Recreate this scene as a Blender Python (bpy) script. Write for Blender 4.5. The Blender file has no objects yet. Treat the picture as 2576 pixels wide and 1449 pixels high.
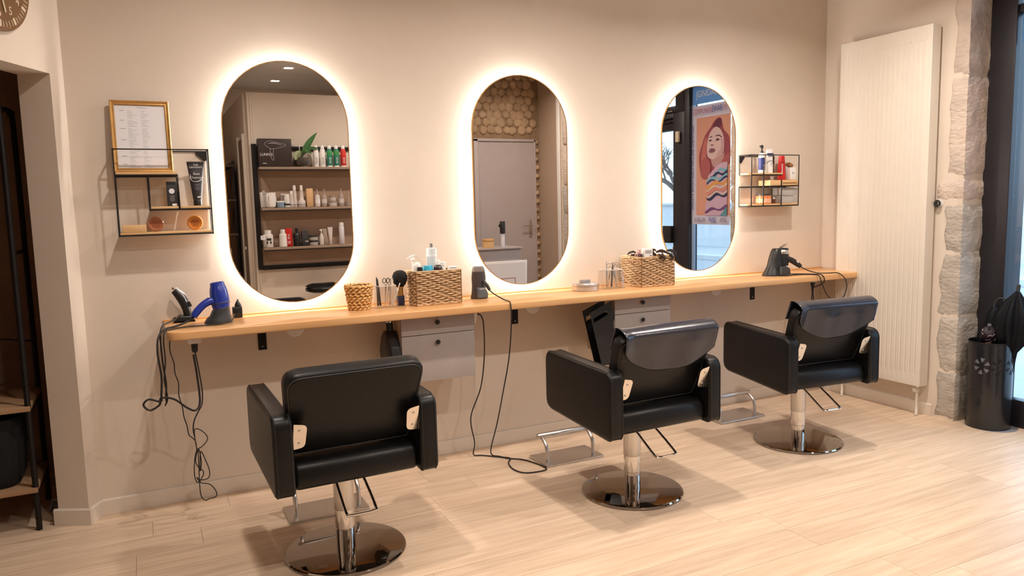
import bpy, bmesh, math, random
from mathutils import Vector, Matrix, noise
R = math.radians
PI = math.pi
random.seed(7)
SC = bpy.context.scene
COL = SC.collection

# ------------------------------------------------------------------ camera
cam_d = bpy.data.cameras.new('camera')
cam = bpy.data.objects.new('camera', cam_d)
COL.objects.link(cam)
SC.camera = cam
cam_d.sensor_width = 36.0
cam_d.lens = 1891.45 / 2576 * 36.0
cam_d.clip_start = 0.02
YAW, PITCH, ROLL = 0.45749, -0.11335, -0.02335
_f = Vector((math.sin(YAW) * math.cos(PITCH), math.cos(YAW) * math.cos(PITCH), math.sin(PITCH)))
_r = Vector((math.cos(YAW), -math.sin(YAW), 0))
_u = _r.cross(_f)
_r2 = math.cos(ROLL) * _r + math.sin(ROLL) * _u
_u2 = -math.sin(ROLL) * _r + math.cos(ROLL) * _u
cam.matrix_world = Matrix(((_r2.x, _u2.x, -_f.x, 0.25), (_r2.y, _u2.y, -_f.y, -3.901), (_r2.z, _u2.z, -_f.z, 1.412), (0, 0, 0, 1)))

# ------------------------------------------------------------------ view, world, lights
SC.view_settings.view_transform = 'Standard'
SC.view_settings.look = 'None'
SC.view_settings.gamma = 1.0
SC.view_settings.use_curve_mapping = False
SC.view_settings.exposure = 0.14
SC.cycles.use_denoising = True
SC.cycles.max_bounces = 10
SC.cycles.diffuse_bounces = 5
SC.cycles.glossy_bounces = 6
SC.cycles.transparent_max_bounces = 12
SC.cycles.sample_clamp_indirect = 6.0
SC.cycles.caustics_reflective = False
SC.cycles.caustics_refractive = False

W = bpy.data.worlds.new('overcast_sky')
SC.world = W
W.use_nodes = True
_bg = W.node_tree.nodes['Background']
_bg.inputs[0].default_value = (0.50, 0.74, 1.0, 1)
_bg.inputs[1].default_value = 3.8

DOWN_W = 19.0          # watts of one ceiling downlight
DOWN_COL = (1.0, 0.88, 0.785)
LED_E = 108.0           # strength of the LED strip behind a mirror
LED_COL = (1.0, 0.92, 0.84)
# (x, y, power factor) of the recessed ceiling downlights
DOWNLIGHTS = [(0.75, -1.15, 0.85), (2.25, -1.15, 1.0), (3.75, -1.15, 1.1),
              (0.75, -2.75, 0.75), (2.25, -2.75, 1.0), (3.75, -2.75, 1.2),
              (1.70, -4.07, 0.35), (1.70, -4.90, 0.35)]
CEIL = 2.80

# ------------------------------------------------------------------ materials
MATS = {}
def mat(name, col, rough=0.5, metal=0.0, var=0.0, vscale=8.0, stretch=(1, 1, 1), bump=0.0, bscale=60.0, spec=None,
        coat=0.0, emit=None, estr=0.0, rand=0.0, trans=0.0, ior=1.45, alpha=1.0, col2=None, coords='Object', bdist=0.003, sheen=0.0):
    if name in MATS: return MATS[name]
    m = bpy.data.materials.new(name); MATS[name] = m
    m.use_nodes = True
    nt = m.node_tree; b = nt.nodes['Principled BSDF']
    b.inputs['Base Color'].default_value = (*col, 1)
    b.inputs['Roughness'].default_value = rough
    b.inputs['Metallic'].default_value = metal
    b.inputs['IOR'].default_value = ior
    if spec is not None: b.inputs['Specular IOR Level'].default_value = spec
    b.inputs['Coat Weight'].default_value = coat
    b.inputs['Sheen Weight'].default_value = sheen
    b.inputs['Transmission Weight'].default_value = trans
    b.inputs['Alpha'].default_value = alpha
    if emit:
        b.inputs['Emission Color'].default_value = (*emit, 1); b.inputs['Emission Strength'].default_value = estr
    L = nt.links.new; N = nt.nodes.new
    tc = N('ShaderNodeTexCoord'); mp = N('ShaderNodeMapping'); L(tc.outputs[coords], mp.inputs[0])
    mp.inputs['Scale'].default_value = stretch
    last = None
    if var > 0 or col2:
        nz = N('ShaderNodeTexNoise'); nz.inputs['Scale'].default_value = vscale; nz.inputs['Detail'].default_value = 6
        nz.inputs['Roughness'].default_value = 0.6
        L(mp.outputs[0], nz.inputs[0])
        cr = N('ShaderNodeValToRGB')
        c2 = col2 if col2 else tuple(min(1, c * (1 + var)) for c in col)
        c1 = col if col2 else tuple(c * (1 - var) for c in col)
        cr.color_ramp.elements[0].position = 0.32; cr.color_ramp.elements[1].position = 0.68
        cr.color_ramp.elements[0].color = (*c1, 1); cr.color_ramp.elements[1].color = (*c2, 1)
        L(nz.outputs[0], cr.inputs[0]); last = cr.outputs[0]
        if rand > 0:
            oi = N('ShaderNodeObjectInfo'); vm = N('ShaderNodeVectorMath'); vm.operation = 'SCALE'
            vm.inputs[0].default_value = (37.0, 11.0, 5.0); L(oi.outputs['Random'], vm.inputs['Scale'])
            L(vm.outputs[0], mp.inputs['Location'])
            hs = N('ShaderNodeHueSaturation'); mr = N('ShaderNodeMapRange')
            mr.inputs[3].default_value = 1 - rand; mr.inputs[4].default_value = 1 + rand
            L(oi.outputs['Random'], mr.inputs[0]); L(mr.outputs[0], hs.inputs['Value']); L(last, hs.inputs['Color']); last = hs.outputs[0]
        L(last, b.inputs['Base Color'])
    if bump > 0:
        n2 = N('ShaderNodeTexNoise'); n2.inputs['Scale'].default_value = bscale; n2.inputs['Detail'].default_value = 5
        L(mp.outputs[0], n2.inputs[0])
        bp = N('ShaderNodeBump'); bp.inputs['Strength'].default_value = bump; bp.inputs['Distance'].default_value = bdist
        L(n2.outputs[0], bp.inputs['Height']); L(bp.outputs[0], b.inputs['Normal'])
    return m

def glass_mat(name, tint=(1, 1, 1), refl=0.08, rough=0.0):
    if name in MATS: return MATS[name]
    m = bpy.data.materials.new(name); MATS[name] = m; m.use_nodes = True
    nt = m.node_tree; nt.nodes.clear(); N = nt.nodes.new; L = nt.links.new
    out = N('ShaderNodeOutputMaterial'); mx = N('ShaderNodeMixShader'); tr = N('ShaderNodeBsdfTransparent'); gl = N('ShaderNodeBsdfGlossy')
    lw = N('ShaderNodeLayerWeight'); lw.inputs[0].default_value = 0.25
    mr = N('ShaderNodeMapRange'); mr.inputs[3].default_value = refl * 0.6; mr.inputs[4].default_value = min(1, refl * 5)
    tr.inputs[0].default_value = (*tint, 1); gl.inputs['Roughness'].default_value = rough
    L(lw.outputs['Facing'], mr.inputs[0]); L(mr.outputs[0], mx.inputs[0]); L(tr.outputs[0], mx.inputs[1]); L(gl.outputs[0], mx.inputs[2])
    L(mx.outputs[0], out.inputs[0])
    return m

def print_mat(name, col, transl=0.35):       # paper print that lets some daylight through
    if name in MATS: return MATS[name]
    m = bpy.data.materials.new(name); MATS[name] = m; m.use_nodes = True
    nt = m.node_tree; b = nt.nodes['Principled BSDF']; N = nt.nodes.new; L = nt.links.new
    b.inputs['Base Color'].default_value = (*col, 1); b.inputs['Roughness'].default_value = 0.6
    tl = N('ShaderNodeBsdfTranslucent'); tl.inputs[0].default_value = (*col, 1)
    mx = N('ShaderNodeMixShader'); mx.inputs[0].default_value = transl
    L(b.outputs[0], mx.inputs[1]); L(tl.outputs[0], mx.inputs[2]); L(mx.outputs[0], nt.nodes['Material Output'].inputs[0])
    return m

# ------------------------------------------------------------------ geometry helpers
def rpoly(pts, r, seg=5):
    """round the corners of a polygon; r may be one number or one per corner"""
    out = []; n = len(pts)
    rs = r if isinstance(r, (list, tuple)) else [r] * n
    for i in range(n):
        p0, p1, p2 = Vector(pts[i - 1]), Vector(pts[i]), Vector(pts[(i + 1) % n])
        if rs[i] <= 1e-6: out.append((p1.x, p1.y)); continue
        a = (p0 - p1).normalized(); b = (p2 - p1).normalized()
        ang = a.angle(b); d = min(rs[i] / math.tan(ang / 2), (p0 - p1).length * .49, (p2 - p1).length * .49)
        s = p1 + a * d; e = p1 + b * d
        for k in range(seg + 1):
            t = k / seg
            q = s * (1 - t) ** 2 + p1 * 2 * t * (1 - t) + e * t ** 2
            out.append((q.x, q.y))
    return out
def rrect(w, h, r, seg=5, cx=0, cy=0):
    a, b = w / 2, h / 2
    return [(x + cx, y + cy) for x, y in rpoly([(-a, -b), (a, -b), (a, b), (-a, b)], r, seg)]
def stadium(w, h, n=24, cx=0, cz=0):
    r = w / 2; s = h / 2 - r; o = []
    for k in range(n + 1): o.append((cx + r * math.cos(PI * k / n), cz + s + r * math.sin(PI * k / n)))
    for k in range(n + 1): o.append((cx - r * math.cos(PI * k / n), cz - s - r * math.sin(PI * k / n)))
    return o
def catmull(pts, sub=6, closed=False):
    P = [Vector(p) for p in pts]; n = len(P); out = []
    rng = range(n) if closed else range(n - 1)
    for i in rng:
        p0 = P[(i - 1) % n] if closed or i > 0 else P[0] * 2 - P[1]
        p1 = P[i]; p2 = P[(i + 1) % n]
        p3 = P[(i + 2) % n] if closed or i + 2 < n else P[-1] * 2 - P[-2]
        for k in range(sub):
            t = k / sub
            out.append(0.5 * ((2 * p1) + (-p0 + p2) * t + (2 * p0 - 5 * p1 + 4 * p2 - p3) * t * t + (-p0 + 3 * p1 - 3 * p2 + p3) * t ** 3))
    if not closed: out.append(P[-1])
    return out
def catmull_2d(pts, sub=4): return [(p.x, p.y) for p in catmull(pts, sub, True)]
XY = lambda u, v, w: (u, v, w)
XZ = lambda u, v, w: (u, w, v)      # outline in x,z ; thickness along y
YZ = lambda u, v, w: (w, u, v)      # outline in y,z ; thickness along x

class G:
    def __init__(s): s.bm = bmesh.new()
    def ring(s, pts): return [s.bm.verts.new(p) for p in pts]
    def skin(s, a, b, closed=True):
        n = len(a)
        for i in range(n if closed else n - 1):
            j = (i + 1) % n
            try: s.bm.faces.new((a[i], a[j], b[j], b[i]))
            except ValueError: pass
    def cap(s, a):
        try: s.bm.faces.new(a)
        except ValueError: pass
    def prism(s, outline, w0, w1, M=XY, b=0.0, seg=3):
        """outline extruded from w0 to w1, both rims rounded by b"""
        n = len(outline)
        nr = []
        area = sum(outline[i][0] * outline[(i + 1) % n][1] - outline[(i + 1) % n][0] * outline[i][1] for i in range(n))
        sg = 1 if area > 0 else -1
        for i in range(n):
            p0, p1, p2 = Vector(outline[i - 1]), Vector(outline[i]), Vector(outline[(i + 1) % n])
            d1 = (p1 - p0); d2 = (p2 - p1)
            if d1.length < 1e-9: d1 = d2
            if d2.length < 1e-9: d2 = d1
            d1.normalize(); d2.normalize()
            n1 = Vector((d1.y, -d1.x)) * sg; n2 = Vector((d2.y, -d2.x)) * sg
            m = n1 + n2
            m = m / max(m.length_squared / 2, .3)
            nr.append(m)
        rings = []
        def put(inset, w): rings.append(s.ring([M(outline[i][0] - nr[i].x * inset, outline[i][1] - nr[i].y * inset, w) for i in range(n)]))
        d = 1 if w1 > w0 else -1
        if b > 0:
            for k in range(seg + 1):
                a = PI / 2 * k / seg; put(b * (1 - math.sin(a)), w0 + d * b * (1 - math.cos(a)))
            for k in range(seg + 1):
                a = PI / 2 * (1 - k / seg); put(b * (1 - math.sin(a)), w1 - d * b * (1 - math.cos(a)))
        else: put(0, w0); put(0, w1)
        for i in range(len(rings) - 1): s.skin(rings[i], rings[i + 1])
        s.cap(rings[0][::-1]); s.cap(rings[-1])
        return s
    def box(s, c, d, b=0.0, rot=None):
        hx, hy, hz = d[0] / 2, d[1] / 2, d[2] / 2
        c = Vector(c)
        if b > 0:
            b = min(b, hx * .95, hy * .95, hz * .95)
            f = lambda u, v, w: c + (rot @ Vector((u, v, w)) if rot else Vector((u, v, w)))
            return s.prism(rrect(d[0], d[1], b, 3), -hz, hz, f, b, 2)
        v = []
        for z in (-hz, hz):
            for x, y in ((-hx, -hy), (hx, -hy), (hx, hy), (-hx, hy)):
                p = Vector((x, y, z)); v.append(s.bm.verts.new(c + (rot @ p if rot else p)))
        for f in ((3, 2, 1, 0), (4, 5, 6, 7), (0, 1, 5, 4), (1, 2, 6, 5), (2, 3, 7, 6), (3, 0, 4, 7)): s.bm.faces.new([v[i] for i in f])
        return s
    def lathe(s, prof, c=(0, 0, 0), n=24, axis=None, sx=1.0, sy=1.0):
        c = Vector(c); q = Vector((0, 0, 1)).rotation_difference(Vector(axis)) if axis else None
        prev = None
        for r, z in prof:
            pts = []
            for k in range(n):
                a = 2 * PI * k / n; p = Vector((r * math.cos(a) * sx, r * math.sin(a) * sy, z))
                pts.append(c + (q @ p if q else p))
            if r < 1e-6:
                cur = [s.bm.verts.new(pts[0])]
            else: cur = s.ring(pts)
            if prev:
                if len(prev) == 1 and len(cur) > 1:
                    for k in range(n): s.bm.faces.new((prev[0], cur[(k + 1) % n], cur[k]))
                elif len(cur) == 1 and len(prev) > 1:
                    for k in range(n): s.bm.faces.new((prev[k], prev[(k + 1) % n], cur[0]))
                elif len(cur) > 1: s.skin(prev, cur)
            elif len(cur) > 1: s.cap(cur[::-1])
            prev = cur
        if len(prev) > 1: s.cap(prev)
        return s
    def cyl(s, p0, p1, r0, r1=None, n=16):
        p0 = Vector(p0); p1 = Vector(p1); r1 = r0 if r1 is None else r1
        return s.lathe([(r0, 0), (r1, (p1 - p0).length)], p0, n, (p1 - p0).normalized())
    def tube(s, pts, r, n=8, sub=6, closed=False):
        P = catmull(pts, sub, closed) if sub > 1 else [Vector(p) for p in pts]
        m = len(P); rr = r if isinstance(r, (list, tuple)) else None
        t0 = (P[1] - P[0]).normalized()
        nrm = t0.orthogonal().normalized(); rings = []
        for i in range(m):
            a = P[(i - 1) % m] if closed or i else P[0]; b = P[(i + 1) % m] if closed or i < m - 1 else P[-1]
            t = (b - a)
            t = t.normalized() if t.length > 1e-9 else t0
            nrm = (nrm - t * nrm.dot(t))
            nrm = nrm.normalized() if nrm.length > 1e-6 else t.orthogonal().normalized()
            bi = t.cross(nrm)
            if rr:
                f = i / (m - 1) * (len(rr) - 1); k = min(int(f), len(rr) - 2); rad = rr[k] * (1 - f + k) + rr[k + 1] * (f - k)
            else: rad = r
            rings.append(s.ring([P[i] + nrm * rad * math.cos(2 * PI * k / n) + bi * rad * math.sin(2 * PI * k / n) for k in range(n)]))
        for i in range(m - 1): s.skin(rings[i], rings[i + 1])
        if closed: s.skin(rings[-1], rings[0])
        else: s.cap(rings[0][::-1]); s.cap(rings[-1])
        return s
    def grid(s, fn, nu, nv, closed_u=False):
        g = [[s.bm.verts.new(fn(i / nu, j / nv)) for i in range(nu if closed_u else nu + 1)] for j in range(nv + 1)]
        for j in range(nv): s.skin(g[j], g[j + 1], closed_u)
        return s
    def poly(s, pts): s.cap(s.ring(pts)); return s
    def mesh(s, name, m, smooth=True, ang=35, recalc=True):
        if recalc: bmesh.ops.recalc_face_normals(s.bm, faces=s.bm.faces)
        me = bpy.data.meshes.new(name); s.bm.to_mesh(me); s.bm.free()
        if m: me.materials.append(m)
        if smooth and len(me.polygons):
            me.polygons.foreach_set('use_smooth', [True] * len(me.polygons))
            me.set_sharp_from_angle(angle=R(ang))
        return me
    def obj(s, name, m, parent=None, loc=None, rot=None, **k):
        o = bpy.data.objects.new(name, s.mesh(name, m, **k)); COL.objects.link(o)
        if parent: o.parent = parent
        if loc: o.location = loc
        if rot: o.rotation_euler = rot
        return o

def tag(o, label, cat, group=None):
    o['label'] = label; o['category'] = cat
    if group: o['group'] = group
    return o
def thing(name, label, cat, loc=(0, 0, 0), rz=0.0, group=None):
    o = bpy.data.objects.new(name, None); COL.objects.link(o)
    o.empty_display_size = 0.05
    o.location = loc; o.rotation_euler = (0, 0, rz)
    return tag(o, label, cat, group)
def struct(o): o['kind'] = 'structure'; return o
def stuff(o): o['kind'] = 'stuff'; return o
def children(o): return [c for c in bpy.data.objects if c.parent == o]
def copy_tree(o, parent=None):
    c = o.copy(); COL.objects.link(c)
    if parent: c.parent = parent
    for ch in children(o): copy_tree(ch, c)
    return c
def clone(o, label, loc, rz=None, group=None):
    c = copy_tree(o); c.location = loc; c['label'] = label
    if rz is not None: c.rotation_euler = (0, 0, rz)
    if group: c['group'] = group
    return c
def text(name, body, size, m, parent, loc, rot, ext=0.0004, sx=1.0, align='CENTER'):
    cu = bpy.data.curves.new(name, 'FONT'); cu.body = body; cu.size = size; cu.extrude = ext; cu.align_x = align; cu.align_y = 'CENTER'
    cu.resolution_u = 3
    tmp = bpy.data.objects.new(name + '_curve', cu); COL.objects.link(tmp)
    dg = bpy.context.evaluated_depsgraph_get()
    me = bpy.data.meshes.new_from_object(tmp.evaluated_get(dg))
    bpy.data.objects.remove(tmp); bpy.data.curves.remove(cu)
    me.name = name; me.materials.clear(); me.materials.append(m)
    o = bpy.data.objects.new(name, me); COL.objects.link(o); o.parent = parent
    o.location = loc; o.rotation_euler = rot; o.scale = (sx, 1, 1)
    return o
FRONT = (R(90), 0, 0)          # text facing -y (towards the room)

# ------------------------------------------------------------------ materials of this place
M_wall = mat('beige_wall_paint', (0.70, 0.615, 0.525), 0.75, var=0.03, vscale=2.2, bump=0.06, bscale=140)
M_base = mat('baseboard_paint', (0.72, 0.65, 0.565), 0.45, var=0.02)
M_ceil = mat('ceiling_paint', (0.62, 0.60, 0.58), 0.8, var=0.02)
M_under = mat('subfloor', (0.35, 0.25, 0.18), 0.8, var=0.05)
M_plank = mat('oak_vinyl_plank', (0.58, 0.43, 0.30), 0.40, vscale=2.6, stretch=(0.9, 13, 1), col2=(0.75, 0.585, 0.435), rand=0.07, bump=0.05, bscale=10, spec=0.35)
M_counter = mat('beech_worktop', (0.66, 0.36, 0.15), 0.33, vscale=2.2, stretch=(0.8, 9, 9), col2=(0.76, 0.45, 0.21), bump=0.03, bscale=20, coat=0.15)
M_oak = mat('pale_wood', (0.66, 0.40, 0.18), 0.45, vscale=4, stretch=(1, 10, 10), col2=(0.76, 0.50, 0.25))
M_leather = mat('black_leatherette', (0.006, 0.006, 0.0065), 0.36, var=0.15, vscale=30, bump=0.12, bscale=420, bdist=0.001, spec=0.36)
M_leather2 = mat('black_leatherette_seam', (0.022, 0.022, 0.021), 0.5, var=0.1)
M_vinyl = mat('dark_vinyl', (0.016, 0.018, 0.031), 0.25, var=0.15, vscale=5, bump=0.15, bscale=6, bdist=0.01, spec=0.8)
M_chrome = mat('chrome', (0.72, 0.70, 0.68), 0.06, 1.0, var=0.02)
M_disc = mat('polished_steel', (0.38, 0.34, 0.30), 0.035, 1.0, var=0.02)
M_satin = mat('brushed_steel', (0.66, 0.63, 0.60), 0.30, 1.0, var=0.06, vscale=3, stretch=(40, 2, 2))
M_plate = mat('satin_plate', (0.78, 0.74, 0.68), 0.22, 1.0, var=0.03)
M_black = mat('black_plastic', (0.014, 0.014, 0.015), 0.35, var=0.1)
M_charcoal = mat('charcoal_plastic', (0.035, 0.037, 0.04), 0.4, var=0.1)
M_blackmetal = mat('black_powder_coat', (0.010, 0.008, 0.008), 0.5, var=0.1, spec=0.3)
M_cord = mat('black_rubber_cord', (0.016, 0.012, 0.011), 0.55, var=0.1)
M_blue = mat('blue_plastic', (0.012, 0.036, 0.32), 0.28, var=0.06, coat=0.3)
M_white = mat('white_plastic', (0.80, 0.79, 0.77), 0.35, var=0.02)
M_mirror = mat('mirror_silver', (0.68, 0.65, 0.62), 0.0, 1.0, var=0.004)
M_gold = mat('gilt_frame', (0.55, 0.31, 0.10), 0.35, 0.55, var=0.12, vscale=20)
M_rad = mat('cream_enamel', (0.73, 0.68, 0.60), 0.38, var=0.015)
M_cab = mat('grey_drawer_front', (0.40, 0.36, 0.34), 0.5, var=0.03)
M_cabside = mat('beige_cabinet_side', (0.62, 0.50, 0.37), 0.5, var=0.04)
M_closetwood = mat('closet_shaded_wood', (0.30, 0.17, 0.09), 0.5, vscale=4, stretch=(1, 10, 10), col2=(0.40, 0.25, 0.14))  # light wood darkened, the closet's gloom painted into the board colour
M_dark = mat('closet_shade_and_rack_brown', (0.34, 0.21, 0.14), 0.8, var=0.1)  # closet's missing light painted into its walls; rack back board shares the brown
M_frame = mat('dark_brown_metal_frame', (0.018, 0.016, 0.021), 0.4, var=0.08)
M_stone = mat('limestone', (0.52, 0.45, 0.40), 0.9, vscale=6, col2=(0.68, 0.57, 0.48), rand=0.06, bump=0.9, bscale=30, bdist=0.012, stretch=(1, 1, 1.8))
M_stone2 = mat('grey_limestone', (0.38, 0.35, 0.31), 0.9, vscale=7, col2=(0.55, 0.50, 0.44), rand=0.06, bump=0.9, bscale=30, bdist=0.012, stretch=(1, 1, 1.8))
M_mortar = mat('pale_mortar', (0.66, 0.58, 0.48), 0.9, var=0.06, vscale=14, bump=0.4, bscale=40)
M_scallop = mat('ochre_pebble_stone', (0.36, 0.24, 0.14), 0.85, vscale=9, col2=(0.50, 0.36, 0.23), rand=0.12, bump=0.5, bscale=40)
M_doorgrey = mat('mauve_grey_door', (0.42, 0.37, 0.36), 0.5, var=0.02)
M_paper = mat('white_paper', (0.80, 0.80, 0.84), 0.6, var=0.01)
M_ink = mat('grey_print', (0.36, 0.35, 0.37), 0.7, var=0.02)
M_inkb = mat('black_print', (0.03, 0.03, 0.03), 0.6, var=0.02)
M_led = mat('warm_led_strip', (0.9, 0.8, 0.7), 0.5, emit=LED_COL, estr=LED_E)
M_lens = mat('downlight_lens', (0.9, 0.85, 0.8), 0.4, emit=(1.0, 0.88, 0.74), estr=14.0)
M_glass = glass_mat('window_glass', (0.97, 0.99, 1.0), 0.05)
M_acryl = glass_mat('clear_acrylic', (0.955, 0.95, 0.94), 0.07)

# ------------------------------------------------------------------ room shell
g = G(); g.box((1.3, -2.2, -0.030), (8.2, 7.6, 0.04))
floor = struct(g.obj('floor', M_under, smooth=False))
PW = 0.182
plank_meshes = []
def plank_mesh(l):
    h = G(); b = 0.0012
    h.prism([(0, 0), (l - 0.0012, 0), (l - 0.0012, PW - 0.0012), (0, PW - 0.0012)], -0.010, 0.0, XY, 0.0)
    return h.mesh('plank', M_plank, smooth=False)
pm = {}
rr = random.Random(3)
for row in range(21):
    y0 = -0.012 - PW * (row + 1)
    x = -1.75 - rr.random() * 1.1 if row < 8 else -2.6 + rr.random() * 0.5
    xend = 5.02
    while x < xend - 0.02:
        l = min(1.28, xend - x)
        k = round(l, 3)
        if k not in pm: pm[k] = plank_mesh(l)
        o = bpy.data.objects.new('plank', pm[k]); COL.objects.link(o); o.parent = floor
        o.location = (x, y0, 0); x += l
# planks running into the closet behind the doorway
for row in range(5):
    o = bpy.data.objects.new('plank', pm[1.28]); COL.objects.link(o); o.parent = floor
    o.location = (-1.45 - 0.06 * (row % 2), -0.012 + PW * row, 0)
    if row == 0: pass

g = G(); g.box((2.36, 0.075, 1.4), (5.06, 0.15, 2.8)); wall_north = struct(g.obj('wall_north', M_wall, smooth=False))
LD = Vector((-0.45, -0.893, 0)).normalized(); LN = Vector((0.893, -0.45, 0)).normalized()
LW = lambda s, z, t: tuple(LD * s + LN * t + Vector((0, 0, z)))
g = G(); g.prism([(0, 0), (0.098, 0), (0.098, 2.003), (1.0, 2.003), (1.0, 0), (6.35, 0), (6.35, 2.8), (0, 2.8)], -0.14, 0.0, LW)
wall_left = struct(g.obj('wall_left', M_wall, smooth=False))
g = G(); g.prism([(4.69, 0), (4.69, -1.0), (4.80, -1.02), (5.06, -1.02), (5.06, 0)], 0, 2.8, XY); wall_right = struct(g.obj('wall_right', M_wall, smooth=False))
g = G(); g.box((1.2, -5.70, 1.4), (8.2, 0.15, 2.8)); struct(g.obj('wall_south', M_wall, smooth=False))
g = G(); g.box((2.12, -3.77, 1.245), (1.78, 0.14, 2.49)); struct(g.obj('wall_partition', M_wall, smooth=False))
g = G(); g.box((3.72, -3.80, 1.4), (1.42, 0.14, 2.8)); wall_door = struct(g.obj('wall_rear', mat('dark_ochre_mortar', (0.27, 0.18, 0.11), 0.9, var=0.15, vscale=20, bump=0.3), smooth=False))
g = G(); g.box((1.26, -4.77, 1.245), (0.10, 1.86, 2.49)); struct(g.obj('wall_passage', M_wall, smooth=False))
g = G(); g.box((4.40, -3.56, 1.4), (0.14, 0.60, 2.8)); struct(g.obj('wall_return', mat('taupe_return_wall', (0.42, 0.31, 0.23), 0.75, var=0.04, vscale=3), smooth=False))  # return wall in taupe, darker than the beige walls
G().box((4.40, -4.78, 1.4), (0.14, 1.84, 2.8)).obj('wall_store', M_wall, smooth=False)['kind'] = 'structure'
g = G(); g.box((1.3, -2.78, 2.85), (8.4, 6.1, 0.10)); ceiling = struct(g.obj('ceiling', M_ceil, smooth=False))
# closet behind the doorway
g = G(); g.box((-0.157, 0.40, 1.2), (0.02, 0.84, 2.4)); struct(g.obj('wall_closet_right', M_dark, smooth=False))
g = G(); g.box((-1.0, 0.83, 1.2), (1.7, 0.04, 2.4)); struct(g.obj('wall_closet_back', M_dark, smooth=False))
g = G(); g.box((-1.82, -1.25, 1.2), (0.04, 4.3, 2.4)); struct(g.obj('wall_closet_left', M_dark, smooth=False))
g = G(); g.prism([(-0.150, -0.005), (-0.150, 0.85), (-1.84, 0.85), (-1.84, -3.36)], 2.25, 2.3, XY); struct(g.obj('ceiling_closet', M_dark, smooth=False))
# baseboards
BH = 0.075
def bb(name, p, q, n, h=BH, t=0.014):
    p = Vector(p); q = Vector(q); d = (q - p).normalized(); L = (q - p).length; n = Vector(n)
    h_ = G(); h_.prism([(0, 0), (t, 0), (t, h - 0.006), (t - 0.006, h), (0, h)], 0, L, lambda u, v, w: p + n * (u + 0.0006) + d * w + Vector((0, 0, v + 0.0006)))
    return struct(h_.obj(name, M_base, smooth=False))
bb('baseboard_north', (0.0, 0, 0), (4.69, 0, 0), (0, -1, 0))
bb('baseboard_left', tuple(LD * 0.004), tuple(LD * 0.098), LN)
jd = (-LN)
bb('baseboard_jamb', tuple(LD * 0.098 + LN * 0.014), tuple(LD * 0.098 - LN * 0.155), LD)
bb('baseboard_right', (4.69, -0.02, 0), (4.69, -0.895, 0), (-1, 0, 0))
# rough stone shop-front pillar: corner stones proud of the plaster, each one a part
g = G(); g.prism([(4.691, -0.86), (4.691, -1.031), (5.04, -1.031), (5.04, -0.86)], 0.0, 2.8, XY)
pillar = struct(g.obj('wall_pillar', M_mortar, smooth=False))
def rough_stone(y_left, z0, z1, m, seed, xr=4.99, wob=0.014, notch=0):
    """corner block wrapping the room face (x=4.69) and the reveal (y=-1.03)"""
    bm = bmesh.new(); nz = max(4, int((z1 - z0) / 0.035)); rows = []
    rng = random.Random(seed)
    for j in range(nz + 1):
        z = z0 + (z1 - z0) * j / nz
        e = 0.5 - abs(j / nz - 0.5); k = min(1, e * (z1 - z0) / 0.012)       # rounded top and bottom arris
        yl = y_left + wob * noise.noise((seed * 3.1, z * 9, 0.3)) * 1.6
        pts = []
        nA, nB = 8, 14
        for i in range(nA + 1):
            t = i / nA; pts.append((4.682 + 0.012 * (1 - k), yl + (-1.038 - yl) * t))
        for i in range(1, nB + 1):
            t = i / nB; pts.append((4.682 + 0.050 * 0 + (xr + 0.02 * noise.noise((z * 7, seed, 1.7)) - 4.682) * t, -1.042 + 0.012 * (1 - k)))
        row = []
        for (x, y) in pts:
            n1 = noise.noise((x * 16 + seed, y * 16, z * 16)) * 0.009 + noise.noise((x * 50, y * 50 + seed, z * 50)) * 0.0035
            row.append(bm.verts.new((x - abs(n1) * 0.6 + n1 * .7, y - abs(n1) * 0.6 + n1 * .7, z)))
        row[0].co.x = 4.694; row[-1].co.y = -1.028
        rows.append(row)
    for a, b in zip(rows, rows[1:]):
        for i in range(len(a) - 1): bm.faces.new((a[i], a[i + 1], b[i + 1], b[i]))
    ctr0 = bm.verts.new((4.72, -1.0, z0)); ctr1 = bm.verts.new((4.72, -1.0, z1))
    for i in range(len(rows[0]) - 1):
        bm.faces.new((ctr0, rows[0][i + 1], rows[0][i])); bm.faces.new((ctr1, rows[-1][i], rows[-1][i + 1]))
    h = G(); h.bm = bm
    o = h.obj('stone', m, pillar, ang=60)
    return o
rough_stone(-0.945, 2.105, 2.795, M_stone, 1)
rough_stone(-0.928, 1.515, 2.098, M_stone, 2)
rough_stone(-0.868, 1.365, 1.490, M_stone, 3, wob=0.008)
rough_stone(-0.925, 1.045, 1.335, M_stone2, 4, wob=0.02)
rough_stone(-0.905, 0.66, 1.041, M_stone2, 5, wob=0.02)
rough_stone(-0.915, 0.31, 0.654, M_stone2, 6, wob=0.02)
rough_stone(-0.910, 0.005, 0.304, M_stone2, 8, wob=0.018)

# rear pillar seen in the middle mirror
g = G(); g.prism([(4.345, -3.26), (4.345, -2.97), (5.04, -2.97), (5.04, -3.26)], 0, 2.8, XY)
pillar2 = struct(g.obj('wall_rear_pillar', M_mortar, smooth=False))
z = 0.01
rng = random.Random(11)
for k, hgt in enumerate((0.42, 0.36, 0.50, 0.30, 0.42, 0.38, 0.36)):
    h = G(); h.prism(rpoly([(-3.20 + 0.02 * rng.random(), z), (-2.985, z), (-2.985, z + hgt - 0.02), (-3.20 - 0.03 * rng.random(), z + hgt - 0.02)], 0.03, 4), 4.33, 4.36, YZ, 0.006, 2)
    h.obj('stone', M_stone2 if k in (1, 2, 3) else M_stone, pillar2); z += hgt

struct(G().box((4.330, -3.285, 1.4), (0.012, 0.06, 2.78), 0.002).obj('trim_3', M_white))
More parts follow.
